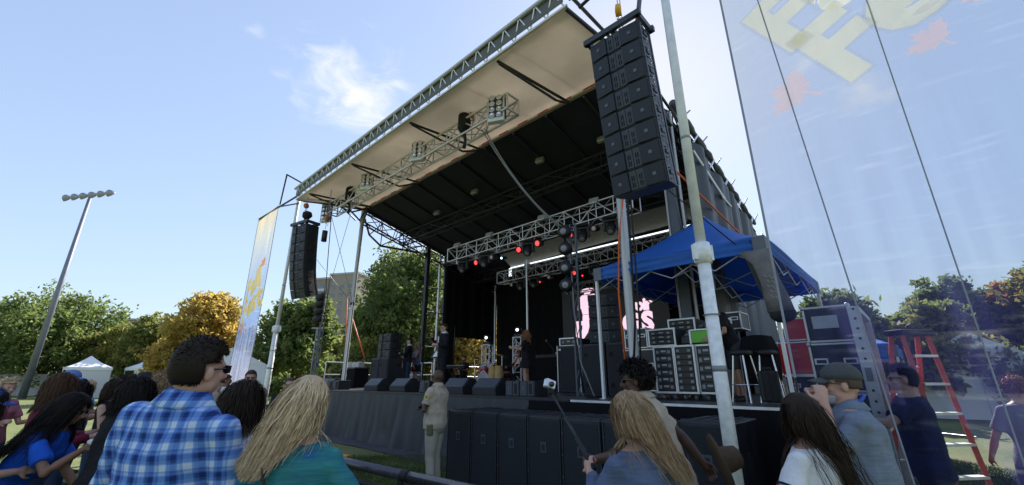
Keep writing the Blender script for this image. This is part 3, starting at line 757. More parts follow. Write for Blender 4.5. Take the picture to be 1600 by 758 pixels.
def banner(label, s0, t0, wd, z0, z1, m, inky, inkw, inkp, lay, wave=.06, seam=True, mirror=False, yaw=0):
    o = sthing('event_banner', label, 'banner', s0, t0, 0, yaw)
    f = lambda u, v: (wd * u, wave * (math.sin(6 * u * wd / 2.5 + 1.2 * v + .5) + .6 * math.sin(13 * u + 3 * v)) * (.35 + .65 * math.sin(PI * min(1, v * 1.1))), z0 + (z1 - z0) * v)
    MB().grid(f, 48, 40).build('printed_mesh', m, o, True)
    sm = mat('banner hem', (.28, .30, .36), .7)
    for u, r_ in ((0, .012), (1, .012)) + (((.5, .006),) if seam else ()):
        MB().tube([Vector(f(u, k / 20)) + Vector((0, -.004, 0)) for k in range(21)], r_, 6).build('hem', sm, o, True)
    if seam:
        MB().tube([Vector(f(.10 + .17 * (1 - k / 20), k / 20)) + Vector((0, -.006, 0)) for k in range(21)], .007, 6).build('fold_line', sm, o, True)
    MB().tube([f(0, 1), f(1, 1)], .02, 8).build('top_pole', dark_steel, o)
    off = -.05 - wave * 1.5
    k = 0
    for kind, body, x, z, size, rot in lay:
        k += 1
        uu = x / wd; vv = (z - z0) / (z1 - z0)
        yy = f(uu, vv)[1]
        def place(me, name, mm, dy):
            me.materials.clear(); me.materials.append(mm)
            q = bpy.data.objects.new(name, me); C.objects.link(q); q.parent = o
            q.location = (x, 0, z); q.rotation_euler = (PI / 2, -rot, 0)
            # lay the print on the waving mesh
            M = Matrix.Translation(q.location) @ Euler(q.rotation_euler).to_matrix().to_4x4()
            for vx in me.vertices:
                p = M @ vx.co; pu = p.x / wd; pv = (p.z - z0) / (z1 - z0)
                vx.co = Vector((p.x, f(pu, pv)[1] - dy, p.z))
            q.location = (0, 0, 0); q.rotation_euler = (0, 0, 0)
            return q
        if kind == 'text':
            if inkw: place(text_mesh(body, size, size * .075, 0, 1.02), 'lettering_outline', inkw, .006 + .0004 * k)
            place(text_mesh(body, size, size * .045, 0, 1.02), 'lettering', inky, .011 + .0004 * k)
        else:
            pl = leafpoly(size)
            np_ = len(pl); mm = MB().add([(0, 0, 0)] + [(a, b, 0) for a, b in pl], [(0, i + 1, (i + 1) % np_ + 1) for i in range(np_)]).mesh('leaf_print')
            place(mm, 'leaf_print', inkp, .014 + .0004 * k)
    return o
banner('huge translucent blue event banner printed Fall Fest, hanging close at the right', -0 + 8.5, 4.75, 2.5, .35, 8.5, ban_r, ink_y, ink_w, ink_p,
       [('text', 'Fall', 1.02, 5.66, 1.08, R(28)), ('text', 'Fest', 1.57, 5.14, 1.08, R(28)), ('leaf', '', .51, 4.53, .27, .5), ('leaf', '', 1.56, 4.50, .19, .2), ('leaf', '', 1.98, 4.78, .2, .2), ('leaf', '', .5, 6.3, .2, .2)], .05)
banner('tall narrow-looking event banner with yellow Fall Fest print at left, hung off the outrigger', -10.97, 4.96, 2.5, .8, 8.42, ban_l, ink_y2, None, ink_o2,
       [('text', 'Fall', 1.2, 5.3, 1.25, R(18)), ('text', 'Fest', 1.4, 4.45, 1.25, R(18)), ('leaf', '', 2.0, 6.1, .25, .5), ('leaf', '', .75, 3.55, .28, .2)], .04, seam=False)
# ---------------------------------------------------------------- line arrays
BW, BD, BH = .84, .50, .325
cab_m = MB().prism([(-BW/2, 0), (BW/2, 0), (BW/2, .16), (BW/2-.05, BD), (-BW/2+.05, BD), (-BW/2, .16)], -BH/2+.006, BH/2-.006, 'z')
ME = {}
def mk(name, mb, m, smooth=False):
    me = mb.mesh(name, smooth); me.materials.append(m); ME[name] = me; return me
sp_cab = mk('cabinet', cab_m, blk_paint)
bluegr = mat('blue-black grille', (.014, .019, .030), .5, .1, .25, 40, .35, 260)
badge_m = mat('grey badge', (.10, .11, .125), .35, .3, .05)
slot_m = mat('dark slot', (.004, .004, .005), .9)
# two square grilles, each leaning in towards a recessed centre baffle with slots
gl = MB().add([(-BW/2+.015, -.012, -BH/2+.02), (-.125, -.045, -BH/2+.02), (-.125, -.045, BH/2-.02), (-BW/2+.015, -.012, BH/2-.02),
               (-BW/2+.015, .03, -BH/2+.02), (-.125, .03, -BH/2+.02), (-.125, .03, BH/2-.02), (-BW/2+.015, .03, BH/2-.02)],
              [(0,1,2,3), (1,5,6,2), (0,3,7,4), (3,2,6,7), (0,4,5,1)])
gr = MB().add([(-x, y, z) for x, y, z in gl.v], [f[::-1] for f in gl.f])
sp_gl = mk('grille_a', gl, bluegr); sp_gr = mk('grille_b', gr, bluegr)
ct = MB().box((-.062, -.006, 0), (.115, .02, BH-.05)).box((.062, -.006, 0), (.115, .02, BH-.05)); sp_ct = mk('horn_baffle', ct, mat('slate plastic', (.035, .042, .055), .45, 0, .15, 20))
slt = MB()
for x in (-.075, -.045, .045, .075):
    for z in (-.07, .03): slt.box((x, -.019, z), (.012, .006, .075))
sp_slt = mk('horn_slots', slt, slot_m)
sp_bdg = mk('badge', MB().box((0, 0, 0), (.05, .004, .05)), badge_m)
sp_frs = []
for sx in (-1, 1):
    fr = MB(); fr.box((sx*(BW/2+.008), .05, 0), (.016, .035, BH-.01)).box((sx*(BW/2-.005), .40, 0), (.02, .04, BH-.01)).box((sx*(BW/2+.006), .12, .08), (.012, .16, .035)).box((sx*(BW/2+.006), .12, -.08), (.012, .16, .035)).box((sx*(BW/2+.01), .2, 0), (.02, .1, .06))
    sp_frs.append(mk('rigging_rail', fr, mat('rigging steel', (.05, .058, .07), .45, .4, .2, 12)))
def speaker_box(parent, loc, rot, name='speaker_box'):
    q = inst(sp_cab, name, parent, loc, rot)
    for n, a in (('grille', sp_gl), ('grille', sp_gr), ('horn_baffle', sp_ct), ('horn_slots', sp_slt), ('rigging_rail', sp_frs[0]), ('rigging_rail', sp_frs[1])):
        z_ = inst(a, n, q, (0, 0, 0))
        if n == 'horn_slots': z_['kind'] = 'stuff'
    inst(sp_bdg, 'badge', q, (-.27, -.033, 0), (0, 0, -.11)); inst(sp_bdg, 'badge', q, (.27, -.033, 0), (0, 0, .11))
    return q
def line_array(label, s, t, ztop, yaw, tilt0, step, n=8):
    o = sthing('line_array', label, 'speaker array', s, t, ztop, yaw, 'flown line arrays')
    f = MB().box((0, -.03, .06), (BW+.16, .07, .10)).box((0, .42, .06), (BW+.16, .07, .10)).box((-BW/2-.02, .2, .06), (.06, .5, .10)).box((BW/2+.02, .2, .06), (.06, .5, .10)).box((0, .2, .05), (.08, .45, .08))
    f.build('fly_frame', MATS['rigging steel'], o, bevel=.006)
    p = Vector((0, 0, -.02)); a = tilt0
    for k in range(n):
        M = Euler((a, 0, 0)).to_matrix()
        c = p + M @ Vector((0, 0, -BH/2))
        speaker_box(o, c, M)
        p = p + M @ Vector((0, 0, -BH)); a += step(k)
    return o
line_array('tall blue-black line array of eight speaker boxes hanging at top right by the silver pole', 6.93, 4.92, 6.86, 0, R(7), lambda k: R(.5) if k < 6 else R(2.0))
line_array('curved black line array hanging off the left front corner of the stage roof', -5.62, 4.95, 6.86, R(12), R(3), lambda k: R(1.0) if k < 4 else R(4.0))
# chain hoists
chainm = mat('chain steel', (.30, .28, .25), .45, .7)
def hoist(label, s, t, z0, z1, bag=True, yel=True, zb=None, group='chain hoists'):
    o = sthing('chain_hoist', label, 'chain hoist', s, t, 0, R(30), group)
    rod(o, (0, 0, z0), (0, 0, z1), .008, chainm, 'chain'); rod(o, (.05, .02, z0 + .1), (.03, 0, z1), .007, chainm, 'chain')
    zb = zb or z1 - .12
    MB().lathe([(.03, -.05), (.095, -.04), (.10, 0), (.095, .04), (.03, .05)], (0, 0, zb), 16, Euler((0, PI/2, 0)).to_matrix()).build('hook_block', yellow if yel else mat('worn orange paint', (.45, .16, .06), .5), o, True)
    MB().tube([(0, 0, zb-.1), (.03, 0, zb-.16), (0, 0, zb-.2), (-.03, 0, zb-.17)], .012, 6).build('hook', steel, o, True)
    return o
def motor_bag(o, z, h=.5, x=0.0, y=0.0):
    b = MB().tube([(x, y, z + h/2), (x, y, z + h*.3), (x+.02, y, z), (x-.02, y, z - h*.3), (x, y, z-h*.5)], [.06, .15, .17, .13, .06], 12).build('chain_bag', mat('black canvas', (.012, .012, .015), .85, 0, .2, 8, .4, 30), o, True)
    MB().tube([(x+.02, y, z-h*.5), (x+.06, y, z-h*.8), (x+.02, y+.02, z-h*1.1)], [.05, .04, .05], 8).build('motor_body', black, o, True)
h_ = hoist('chain hoist with yellow hook block and black bag, right end of the front truss', 2.32, 6.0, 7.95, 8.25); motor_bag(h_, 7.88, .66, -.20, -.05)
h_ = hoist('chain hoist with yellow hook block and black bag, left end of the front truss', -3.97, 6.0, 7.95, 8.3); motor_bag(h_, 7.86, .66, -.12, -.05)
hoist('orange hoist hook with chains above the right line array', 6.98, 5.1, 6.95, 8.3, yel=True, zb=7.42)
h_ = hoist('small hoist with chains directly above the left line array', -5.45, 5.0, 6.95, 7.9, yel=False, zb=7.55); motor_bag(h_, 7.2, .3, .05, .05)
h_ = hoist('lone chain hoist with a small dark bag dangling between left array and the truss end', -3.95, 5.2, 6.35, 7.75, yel=False, zb=6.72)
MB().cyl((0, 0, 5.92), (0, 0, 6.28), .085, 12).build('chain_bag', black, h_, True)
cable('steel beam post rising above the right line array', [W(7.15, 5.3, 6.95), W(7.3, 5.7, 9.0)], .04, MATS['blue-grey steel'], 'beam', 'rigging_beam')
# ---------------------------------------------------------------- trusses
def strs(label, s0, s1, t, z, w, h, m, bay, rc=.024, rb=.011):
    o = sthing('lighting_truss', label, 'truss', s0, t, z, 0, 'lighting trusses')
    truss(o, (0, 0, 0), (s1-s0, 0, 0), w, h, m, bay, rc, rb, side=(0, 1, 0)); return o
strs('long silver lighting truss hung under the beige front canopy', -5.6, 3.75, 6.0, 7.72, .38, .40, alu, .55, .03, .017)
strs('silver truss with red lamps, the nearer one inside the stage', -2.05, 5.1, 9.0, 5.82, .42, .46, alu, .5, .02, .011)
strs('silver truss nearer the rear curtain, behind the red lamp truss', -3.1, 5.0, 12.5, 5.78, .42, .46, alu_d, .55, .02, .011)
strs('short low rear truss above the video screen', -.6, 4.6, 13.9, 5.15, .3, .36, steel, .6, .018, .01)
# ---------------------------------------------------------------- lights
pf = mat('white fixture body', (.70, .72, .76), .45, 0, .08, 10)
lampin = mat('lamp reflector', (.62, .64, .68), .18, .8, .1, 30)
def blinder(label, s, z, hh):
    o = sthing('blinder_light', label, 'stage light', s, 5.74, z, R(27), 'blinder lights on the front truss')
    MB().box((0, .07, 0), (.40, .14, hh)).build('housing', pf, o, bevel=.008)
    MB().box((0, -.004, .03), (.34, .012, hh-.14)).build('face_plate', mat('navy face plate', (.02, .03, .05), .4), o)
    for i in (-1, 1):
        for k in range(4):
            z_ = -hh/2 + .15 + (hh-.22)*k/3.0 - .0
            l = MB().lathe([(.066, 0), (.072, -.015), (.058, -.02), (.03, -.005)], (i*.085, -.012, z_), 14, Euler((-PI/2, 0, 0)).to_matrix()).build('lamp', lampin, o, True)
    MB().box((.22, .08, 0), (.012, .05, hh*.8)).box((-.22, .08, 0), (.012, .05, hh*.8)).build('yoke', dark_steel, o)
blinder('white eight-lamp blinder light at the right end of the front truss', 3.45, 7.62, .68)
blinder('white eight-lamp blinder light near the middle of the front truss', .30, 7.78, .60)
blinder('white eight-lamp blinder light left of the middle of the front truss', -2.62, 7.85, .60)
blinder('white eight-lamp blinder light at the left end of the front truss, edge on', -5.58, 7.55, .72)
def lens_mat(name, c, e): return mat(name, c, .3, 0, .05, 5, emit=c, es=e)
lred = lens_mat('red lens', (1, .03, .03), 1.1); lwh = lens_mat('white lens', (.9, .95, 1), 1.6); loff = mat('dim lens', (.25, .24, .26), .15); lcy = lens_mat('cyan lens', (.6, .95, 1), 1.6); lpk = mat('pink dim lens', (.55, .38, .40), .2)
def par(label, s, t, z, lm, toward=(0, -1, -.25), r=.1, hang=.28):
    o = sthing('par_light', label, 'stage light', s, t, z, 0, 'wash lights on the trusses')
    d = Vector(toward).normalized(); M = d.to_track_quat('Z', 'Y').to_matrix()
    MB().lathe([(r*.55, -.22), (r*.8, -.2), (r, -.1), (r, 0), (r*1.12, .0), (r*1.12, .02), (r*.95, .02)], (0, 0, 0), 16, M).build('can', black, o, True)
    MB().lathe([(r*.94, .012), (r*.6, .022), (.001, .026)], (0, 0, 0), 16, M).build('lens', lm, o, True)
    MB().tube([(-r*1.2, 0, 0), (-r*1.2, 0, hang*.7), (0, 0, hang), (r*1.2, 0, hang*.7), (r*1.2, 0, 0)], .012, 6).build('yoke', dark_steel, o)
def mover(label, s, t, z, yaw=0, tilt=.5, lm=None, sc_=1.0, group='moving head lights'):
    o = sthing('moving_head_light', label, 'stage light', s, t, z, yaw, group)
    MB().box((0, 0, .30*sc_), (.30*sc_, .26*sc_, .12*sc_)).build('base', black, o, bevel=.015)
    MB().prism([(-.19*sc_, .24*sc_), (.19*sc_, .24*sc_), (.19*sc_, -.06*sc_), (.13*sc_, -.06*sc_), (.13*sc_, .17*sc_), (-.13*sc_, .17*sc_), (-.13*sc_, -.06*sc_), (-.19*sc_, -.06*sc_)], -.06*sc_, .06*sc_).build('yoke', black, o, bevel=.01)
    M = Euler((PI/2 + tilt, 0, 0)).to_matrix()
    MB().lathe([(.04, -.2), (.10, -.17), (.125, -.05), (.12, .08), (.10, .17), (.085, .17)], (0, 0, 0), 16, M*1).build('head', black, o, True).scale = (sc_, sc_, sc_)
    MB().lathe([(.095, .165), (.05, .175), (.001, .178)], (0, 0, 0), 16, M).build('lens', lm or loff, o, True).scale = (sc_, sc_, sc_)
par('glowing red wash light, leftmost red one on the nearer inner truss', -.76, 9, 5.36, lred)
par('glowing red wash light, middle one of three on the nearer inner truss', 1.18, 9, 5.40, lred, r=.11)
par('glowing red wash light just right of a black moving head on the nearer inner truss', 1.92, 9, 5.44, lred, r=.11)
par('glowing red wash light right of the vertical light tower on the nearer inner truss', 3.09, 9, 5.42, lred, r=.11)
par('small pale cyan light on the nearer inner truss', .45, 9, 5.28, lcy, r=.05)
par('unlit pinkish wash light near the left end of the nearer inner truss', -.02, 9, 5.40, lpk, r=.09)
par('unlit pinkish wash light near the right end of the nearer inner truss', 3.85, 9, 5.42, lpk, r=.09)
par('red wash light in the middle of the rear truss', .75, 12.5, 5.38, lred, r=.1)
par('small red light low on the rear truss at left', -.9, 12.5, 5.30, lred, r=.045)
par('small red light low on the rear truss right of the tower', 1.1, 12.5, 5.22, lred, r=.045)
par('unlit pale wash light on the left of the rear truss', -2.45, 12.5, 5.42, lpk, r=.09)
par('unlit pale wash light at the middle of the rear truss', -.45, 12.5, 5.42, lpk, r=.09)
for s, lb in ((-1.42, 'outer left'), (-.33, 'second from left'), (1.55, 'between two red lamps'), (3.5, 'right of the last red lamp'), (4.35, 'far right')):
    mover('black moving head light under the nearer inner truss, ' + lb, s, 9, 5.30, R(20), .9)
for s, lb in ((-1.9, 'left end'), (-1.2, 'left of centre'), (1.6, 'right of the red wash light'), (2.4, 'behind the silver pole'), (3.3, 'right part')):
    mover('black moving head light under the rear truss, ' + lb, s, 12.5, 5.28, R(15), .8)
def flood(label, s, t, z):
    o = sthing('floodlight', label, 'stage light', s, t, z, R(8), 'small floods on top of the trusses')
    MB().box((0, 0, 0), (.26, .12, .16), (R(-25), 0, 0)).build('housing', mat('grey flood housing', (.25, .26, .26), .5), o, bevel=.01)
    MB().box((0, -.062, -.028), (.22, .01, .12), (R(-25), 0, 0)).build('lens', mat('pale flood glass', (.65, .66, .60), .2), o)
    rod(o, (0, 0, -.05), (0, 0, -.16), .015, dark_steel, 'bracket')
for s, lb in ((-1.55, 'leftmost on the nearer inner truss'), (.08, 'second from left on the nearer inner truss'), (2.28, 'left of the vertical light tower'), (4.03, 'rightmost on the nearer inner truss')): flood('small pale floodlight on top, ' + lb, s, 8.8, 6.08, )
flood('small pale floodlight on top of the rear truss', -1.38, 12.3, 6.0)
for k, (s, t) in enumerate(((-3.0, 8.6), (-.6, 8.4), (2.4, 8.3), (4.4, 8.5))):
    flood('small work light clamped to the roof beams, ' + ('first from left', 'second from left', 'third from left', 'fourth, nearest the right array')[k], s, t + .3, rz(t) - .3)
# light towers
def tower_mast(label, s, t, z0, top, zs, yaw):
    o = sthing('light_tower', label, 'light tower', s, t, z0, 0, 'tall truss masts of lights')
    for x, y in ((-.07, -.05), (.07, -.05), (0, .07)): rod(o, (x, y, 0), (x, y, top - z0), .022, MATS['blue-grey steel'], 'mast_tube')
    for k in range(int((top-z0)/.35)):
        z = k*.35; rod(o, (-.07, -.05, z), (.07, -.05, z+.35), .008, steel, 'lacing')
    MB().box((0, 0, .02), (.7, .7, .04)).build('base_plate', dark_steel, o)
    for k, z in enumerate(zs):
        M = Euler((R(100), 0, yaw)).to_matrix()
        hd = MB().lathe([(.06, -.2), (.12, -.15), (.15, 0), (.14, .12), (.12, .16)], (0, 0, 0), 14, M).build('lamp_head', black, o, True); hd.location = (-.16, -.12, z - z0)
        MB().lathe([(.115, .15), (.05, .165), (.001, .17)], (0, 0, 0), 14, M).build('lens', loff, hd, True)
        rod(o, (0, 0, z - z0 + .16), (-.22, -.12, z - z0 + .16), .03, black, 'arm'); rod(o, (-.16, -.12, z-z0+.16), (-.16, -.12, z-z0), .025, black, 'arm')
tower_mast('vertical light tower with four black lamps in front of the video screen', 4.28, 7.45, DZ, 5.0, (4.82, 4.42, 3.98, 3.60), R(20))
tower_mast('thin dark light tower with four lamps on the left stage wing', -7.05, 6.8, DZ, 5.0, (4.72, 4.45, 4.17, 3.86), R(-60))
# truss plinths with lamps on the deck near the drums
for s, t, h, lb in ((-2.15, 10.9, 1.55, 'short white truss plinth with a lit lamp on top, left of the drum kit'), (-.78, 11.1, 1.75, 'short white truss plinth with a lamp on top, behind the guitarist in black dress')):
    o = sthing('truss_plinth', lb, 'light stand', s, t, DZ, R(20), 'truss plinths')
    truss(o, (0, 0, 0), (0, 0, h), .3, .3, whitep, .3, .02, .01, side=(1, 0, 0))
    MB().box((0, 0, h*.55), (.22, .22, .22)).build('pink_box', mat('pink paper lamp', (.65, .35, .33), .6), o)
    MB().box((0, 0, h+.06), (.26, .26, .12)).build('base', black, o, bevel=.01)
    MB().lathe([(.05, -.13), (.1, -.1), (.12, 0), (.11, .12)], (0, 0, h+.26), 14, Euler((PI/2, 0, 0)).to_matrix()).build('head', black, o, True)
    MB().lathe([(.05, .125), (.001, .14)], (0, 0, h+.26), 12, Euler((PI/2, 0, 0)).to_matrix()).build('lens', lwh, o, True)
# video screen
def screen():
    o = sthing('video_screen', 'black video screen showing a pink band logo with a walking man in hat and suit', 'screen', -1.5, 14.7, 2.15, 0)
    MB().box((2.35, .06, 1.58), (4.7, .1, 3.16)).build('panel', mat('screen black', (.02, .02, .024), .5), o)
    em = mat('screen pink', (.9, .6, .75), .5, 0, .02, 4, emit=(1, .70, .84), es=.29)
    def put(body, x, z, size, off, name='lettering', rot=0):
        me = text_mesh(body, size, off, .002, .92); me.materials.clear(); me.materials.append(em)
        q = bpy.data.objects.new(name, me); C.objects.link(q); q.parent = o; q.location = (x, -.004, z); q.rotation_euler = (PI/2, 0, 0)
    put('D', .95, 1.45, .8, .05); put('G', 3.18, 1.50, .95, .055); put('S', 3.85, 1.50, .95, .055); put('voir', 3.62, 2.16, .62, .03)
    # walking man: jacket, head, brimmed hat, stride
    def poly(p, name): 
        MB().prism([(1.36 + (a - 1.36)*1.45, b) for a, b in p], -.012, -.006).build(name, em, o)
    poly([(1.0, 2.72), (1.16, 2.86), (1.36, 2.84), (1.56, 2.86), (1.68, 2.66), (1.72, 2.25), (1.60, 2.2), (1.56, 2.5), (1.54, 2.22), (1.60, 2.05), (1.14, 2.05), (1.10, 2.3), (.98, 2.25)], 'figure_jacket')
    poly([(1.14, 2.035), (1.60, 2.035), (1.72, 1.72), (1.62, 1.70), (1.44, 1.92), (1.28, 1.30), (1.10, 1.02), (.92, 1.06), (1.10, 1.45)], 'figure_legs')
    poly([(1.22, 2.875), (1.42, 2.875), (1.46, 3.0), (1.24, 3.0)], 'figure_head')
    MB().lathe([(.001, 0), (.34, .0), (.34, .008), (.001, .008)], (1.34, -.012, 3.03), 20, Euler((PI/2, 0, 0)).to_matrix() @ Matrix(((1,0,0),(0,.28,0),(0,0,1)))).build('figure_hat', em, o)
    MB().box((1.35, -.016, 2.70), (.05, .004, .26)).build('figure_tie', MATS['screen black'], o)
screen()
# ---------------------------------------------------------------- deck gear
def wedge(label, s, t, w=.62, yaw=0):
    o = sthing('floor_monitor', label, 'floor monitor', s, t, DZ + .013, yaw, 'wedge monitors along the front of the deck')
    MB().prism([(-.26, 0), (.24, 0), (.26, .14), (.02, .37), (-.14, .37), (-.26, .28)], -w/2, w/2, 'x').build('cabinet', blk_paint, o, bevel=.008)
    ang = math.atan2(.23, -.24)
    MB().box((0, .145, .262), (w-.05, .30, .012), (R(-43.5), 0, 0)).build('grille', mat('wedge grille', (.05, .062, .085), .45, .2, .15, 60, .3, 400), o)
    MB().box((0, -.262, .14), (w*.5, .006, .05)).build('handle', rubber, o)
# the slope of a wedge faces the performers; the lit back slope is what the crowd sees
for s, t, lb in ((-7.3, 7.35, 'at the far left, behind the blonde woman'), (-6.72, 7.3, 'second from the left'), (-3.3, 7.25, 'right of the tall side stack'), (-1.72, 7.2, 'in front of the guitarist in dark jacket'), (.85, 7.15, 'right behind the bald officer'), (2.02, 7.1, 'left of the paired front fill boxes')):
    wedge('black floor monitor wedge on the deck edge, ' + lb, s, t, .72, R(180) + R(4))
def fill(label, s, t, n=1):
    for k in range(n):
        o = sthing('front_fill_speaker', label[k], 'speaker', s + .42*k, t, DZ + .013 + .155, R(0), 'small front fill speakers')
        MB().box((0, .2, 0), (.40, .42, .31)).build('cabinet', blk_paint, o, bevel=.01)
        MB().box((-.10, -.016, 0), (.18, .012, .27)).build('grille', MATS['wedge grille'], o)
        MB().box((.1, -.014, 0), (.16, .010, .27)).build('horn_baffle', MATS['slate plastic'], o)
        b = MB()
        for x in (.06, .09, .12): b.box((x, -.021, 0), (.012, .006, .2))
        b.build('horn_slots', slot_m, o)['kind'] = 'stuff'; MB().box((-.10, -.024, 0), (.04, .004, .05)).build('badge', badge_m, o)
fill(['left one of two small front fill speakers at the left beside the side stack'], -6.0, 6.95)
fill(['right one of two small front fill speakers at the left beside the side stack'], -5.55, 6.95)
fill(['small front fill speaker on the deck edge behind the officer head'], -.35, 6.95)
fill(['left one of two front fill speakers at the right below the woman in black dress', 'right one of two front fill speakers at the right below the woman in black dress'], 2.9, 6.9, 2)
# side stacks
def sub_tall(label, s, t, w, d, h, yaw=0, z=DZ+.013, group='stage side subwoofers'):
    o = sthing('subwoofer', label, 'subwoofer', s, t, z, yaw, group)
    MB().box((0, d/2, h/2), (w, d, h)).build('cabinet', blk_paint, o, bevel=.012)
    MB().box((0, -.008, h/2), (w-.06, .02, h-.08)).build('grille', grille, o, bevel=.004)
    for z_ in (h*.2, h*.78):
        for x in (-w/2 - .002, w/2 + .002): MB().box((x, d*.5, z_), (.01, .16, .09)).build('handle', rubber, o)
        MB().box((-w*.33, -.02, z_), (.04, .006, .09)).box((-w*.25, -.02, z_), (.04, .006, .09)).build('handle_slots', slot_m, o)
    return o
sub_tall('black subwoofer under the left side stack, left one', -4.75, 7.9, .56, .9, 1.05)
sub_tall('black subwoofer under the left side stack, right one', -4.17, 7.9, .56, .9, 1.05)
def small_array(label, s, t, z, n, w=.62, yaw=0):
    o = sthing('stacked_array', label, 'speaker stack', s, t, z, yaw, 'ground stacked arrays')
    for k in range(n):
        q = speaker_box(o, (0, 0, .14 + .285*k), (R(-3 + 1.5*k), 0, 0)); q.scale = (w/BW, .9, .85)
small_array('three small array boxes stacked on the left side subwoofers', -4.5, 8.05, DZ + 1.07, 3, .82)
sub_tall('tall dark subwoofer cabinet behind the near silver pole, under the right array stack', 3.92, 8.5, .62, .9, 1.12)
sub_tall('tall dark subwoofer cabinet right of the first, partly behind the silver pole', 4.58, 8.5, .62, .9, 1.12)
small_array('four small array boxes stacked on the right side subwoofers in front of the screen', 4.2, 8.6, DZ + 1.14, 4, .66, R(25))
# ---------------------------------------------------------------- road cases and racks
rim = mat('case edge aluminium', (.62, .64, .66), .38, .6, .1, 12)
lam = mat('black laminate', (.018, .021, .028), .42, 0, .2, 9, .1, 60)
BALL = mk('ball_corner', MB().ell((0, 0, 0), (.028, .02, .028), n=8, m=5), rim, True)
def road_case(label, s, t, z, w, d, h, m, yaw=0, group='road cases', latches=True, casters=False, plate=True, top=True, handles=1, cat='road case'):
    o = sthing('road_case', label, cat, s, t, z, yaw, group)
    z0 = .14 if casters else 0
    MB().box((0, d/2, z0 + h/2), (w, d, h)).build('shell', m, o)
    e = MB(); q = .016
    for x in (-w/2, w/2):
        for y in (0, d): e.box((x, y, z0 + h/2), (q*1.3, q*1.3, h + .006))
    for z_ in (z0, z0 + h):
        for y in (0, d): e.box((0, y, z_), (w + .004, q*1.24, q*1.24))
        for x in (-w/2, w/2): e.box((x, d/2, z_), (q*1.22, d + .004, q*1.22))
    e.build('edge_trim', rim, o)
    for x in (-w/2, w/2):
        for z_ in (z0, z0 + h): inst(BALL, 'ball_corner', o, (x, -.004, z_))
    if latches:
        for x in (-w*.3, w*.3):
            MB().box((x, -.012, z0 + h*.62), (.13, .012, .07)).build('latch', rim, o, bevel=.004); MB().box((x, -.02, z0 + h*.62), (.09, .01, .035)).build('latch_turn', dark_steel, o)
    if handles:
        MB().box((0, -.010, z0 + h*.5), (.20, .010, .12)).build('handle_dish', rim, o, bevel=.004); MB().box((0, -.020, z0 + h*.5), (.13, .012, .03)).build('handle', rubber, o)
    if casters:
        for x in (-w/2 + .1, w/2 - .1):
            for y in (.1, d - .1):
                MB().lathe([(.03, -.02), (.055, -.018), (.055, .018), (.03, .02)], (x, y, .055), 14, Euler((0, PI/2, 0)).to_matrix()).build('caster', mat('caster grey', (.16, .17, .19), .4), o, True)
                MB().box((x, y, .115), (.08, .08, .05)).build('caster_fork', steel, o)
    return o
# the monitor rack: panel door at left, open amp bays at right
road_case('large black rack case with aluminium edges and casters under the tent, left part', 5.46, 7.75, DZ+.013, .66, .8, .74, lam, R(0), casters=True)
def rack(label, s, t, z, w, h, units, yaw, lit=True, d=.7, cat='equipment rack'):
    o = sthing('equipment_rack', label, cat, s, t, z, yaw, 'equipment racks')
    MB().box((0, d/2 + .02, h/2 + .12), (w, d, h)).build('shell', lam, o)
    e = MB()
    for x in (-w/2, w/2): e.box((x, 0, h/2 + .12), (.03, .03, h))
    for z_ in (.12, .12 + h): e.box((0, 0, z_), (w + .034, .032, .03))
    e.build('edge_trim', rim, o)
    uh = (h - .06)/units
    for k in range(units):
        zz = .15 + uh*(k + .5)
        f = MB().box((0, -.004, zz), (w - .06, .02, uh*.86)).build('amplifier', mat('amp face', (.022, .024, .028), .35, .2), o, bevel=.003)
        for x in (-w*.3, w*.28): MB().box((x, -.018, zz), (.05, .01, uh*.45)).build('amp_grip', steel, f)
        if lit: MB().box((0, -.017, zz + uh*.1), (.09, .006, uh*.25)).build('amp_display', mat('grey display', (.30, .33, .36), .3), f)
    for x in (-w/2 + .08, w/2 - .08): 
        MB().lathe([(.02, -.02), (.05, -.018), (.05, .018), (.02, .02)], (x, .1, .05), 12, Euler((0, PI/2, 0)).to_matrix()).build('caster', MATS['caster grey'], o, True)
    return o
rack('amplifier rack with six units, left bay beside the panelled case', 6.0, 7.6, DZ+.013, .36, .78, 6, 0)
rack('amplifier rack bay in the middle, right of the one with six grey displays', 6.37, 7.6, DZ+.013, .34, .78, 7, 0, False)
rack('amplifier rack bay at the right, next to the thick silver pole', 6.73, 7.65, DZ+.013, .34, .78, 5, 0)
road_case('small black road case with bright handle standing on the large rack case', 5.42, 7.72, DZ + .93, .46, .45, .36, lam, handles=1, latches=True)
rack('small open patch rack on top of the amplifier racks', 5.95, 7.7, DZ + .82, .5, .30, 3, 0)
rack('taller open patch rack standing behind the small one', 6.15, 8.2, DZ + .92, .5, .42, 4, 0)
def console(label, s, t, z, w, d, yaw):
    o = sthing('mixing_console', label, 'mixing console', s, t, z, yaw)
    MB().prism([(0, 0), (d, 0), (d, .34), (d-.04, .34), (.02, .12)], -w/2, w/2, 'x').build('body', mat('console grey', (.10, .10, .105), .5), o, bevel=.01)
    for i in range(4):
        for k in range(3): MB().box((-w*.36 + w*.24*i, .12 + .16*k, .165 + .09*k), (w*.14, .1, .02), (R(28), 0, 0)).build('control_bank', mat('console keys', (.35, .36, .38), .4), o)
console('tilted mixing console on top of the racks under the blue tent', 6.5, 7.95, DZ + .98, .6, .6, 0)
MB_g = sthing('green_case', 'bright green equipment box on top of the amplifier racks', 'case', 6.68, 7.62, DZ + .93, 0)
MB().box((0, .2, .13), (.34, .4, .22)).build('shell', mat('bright green', (.15, .50, .05), .5), MB_g, bevel=.02)
b = MB()
for x in (-.17, .17): b.box((x, -.004, .13), (.03, .02, .24))
b.box((0, -.004, .245), (.36, .02, .02)).build('edge_trim', rim, MB_g)
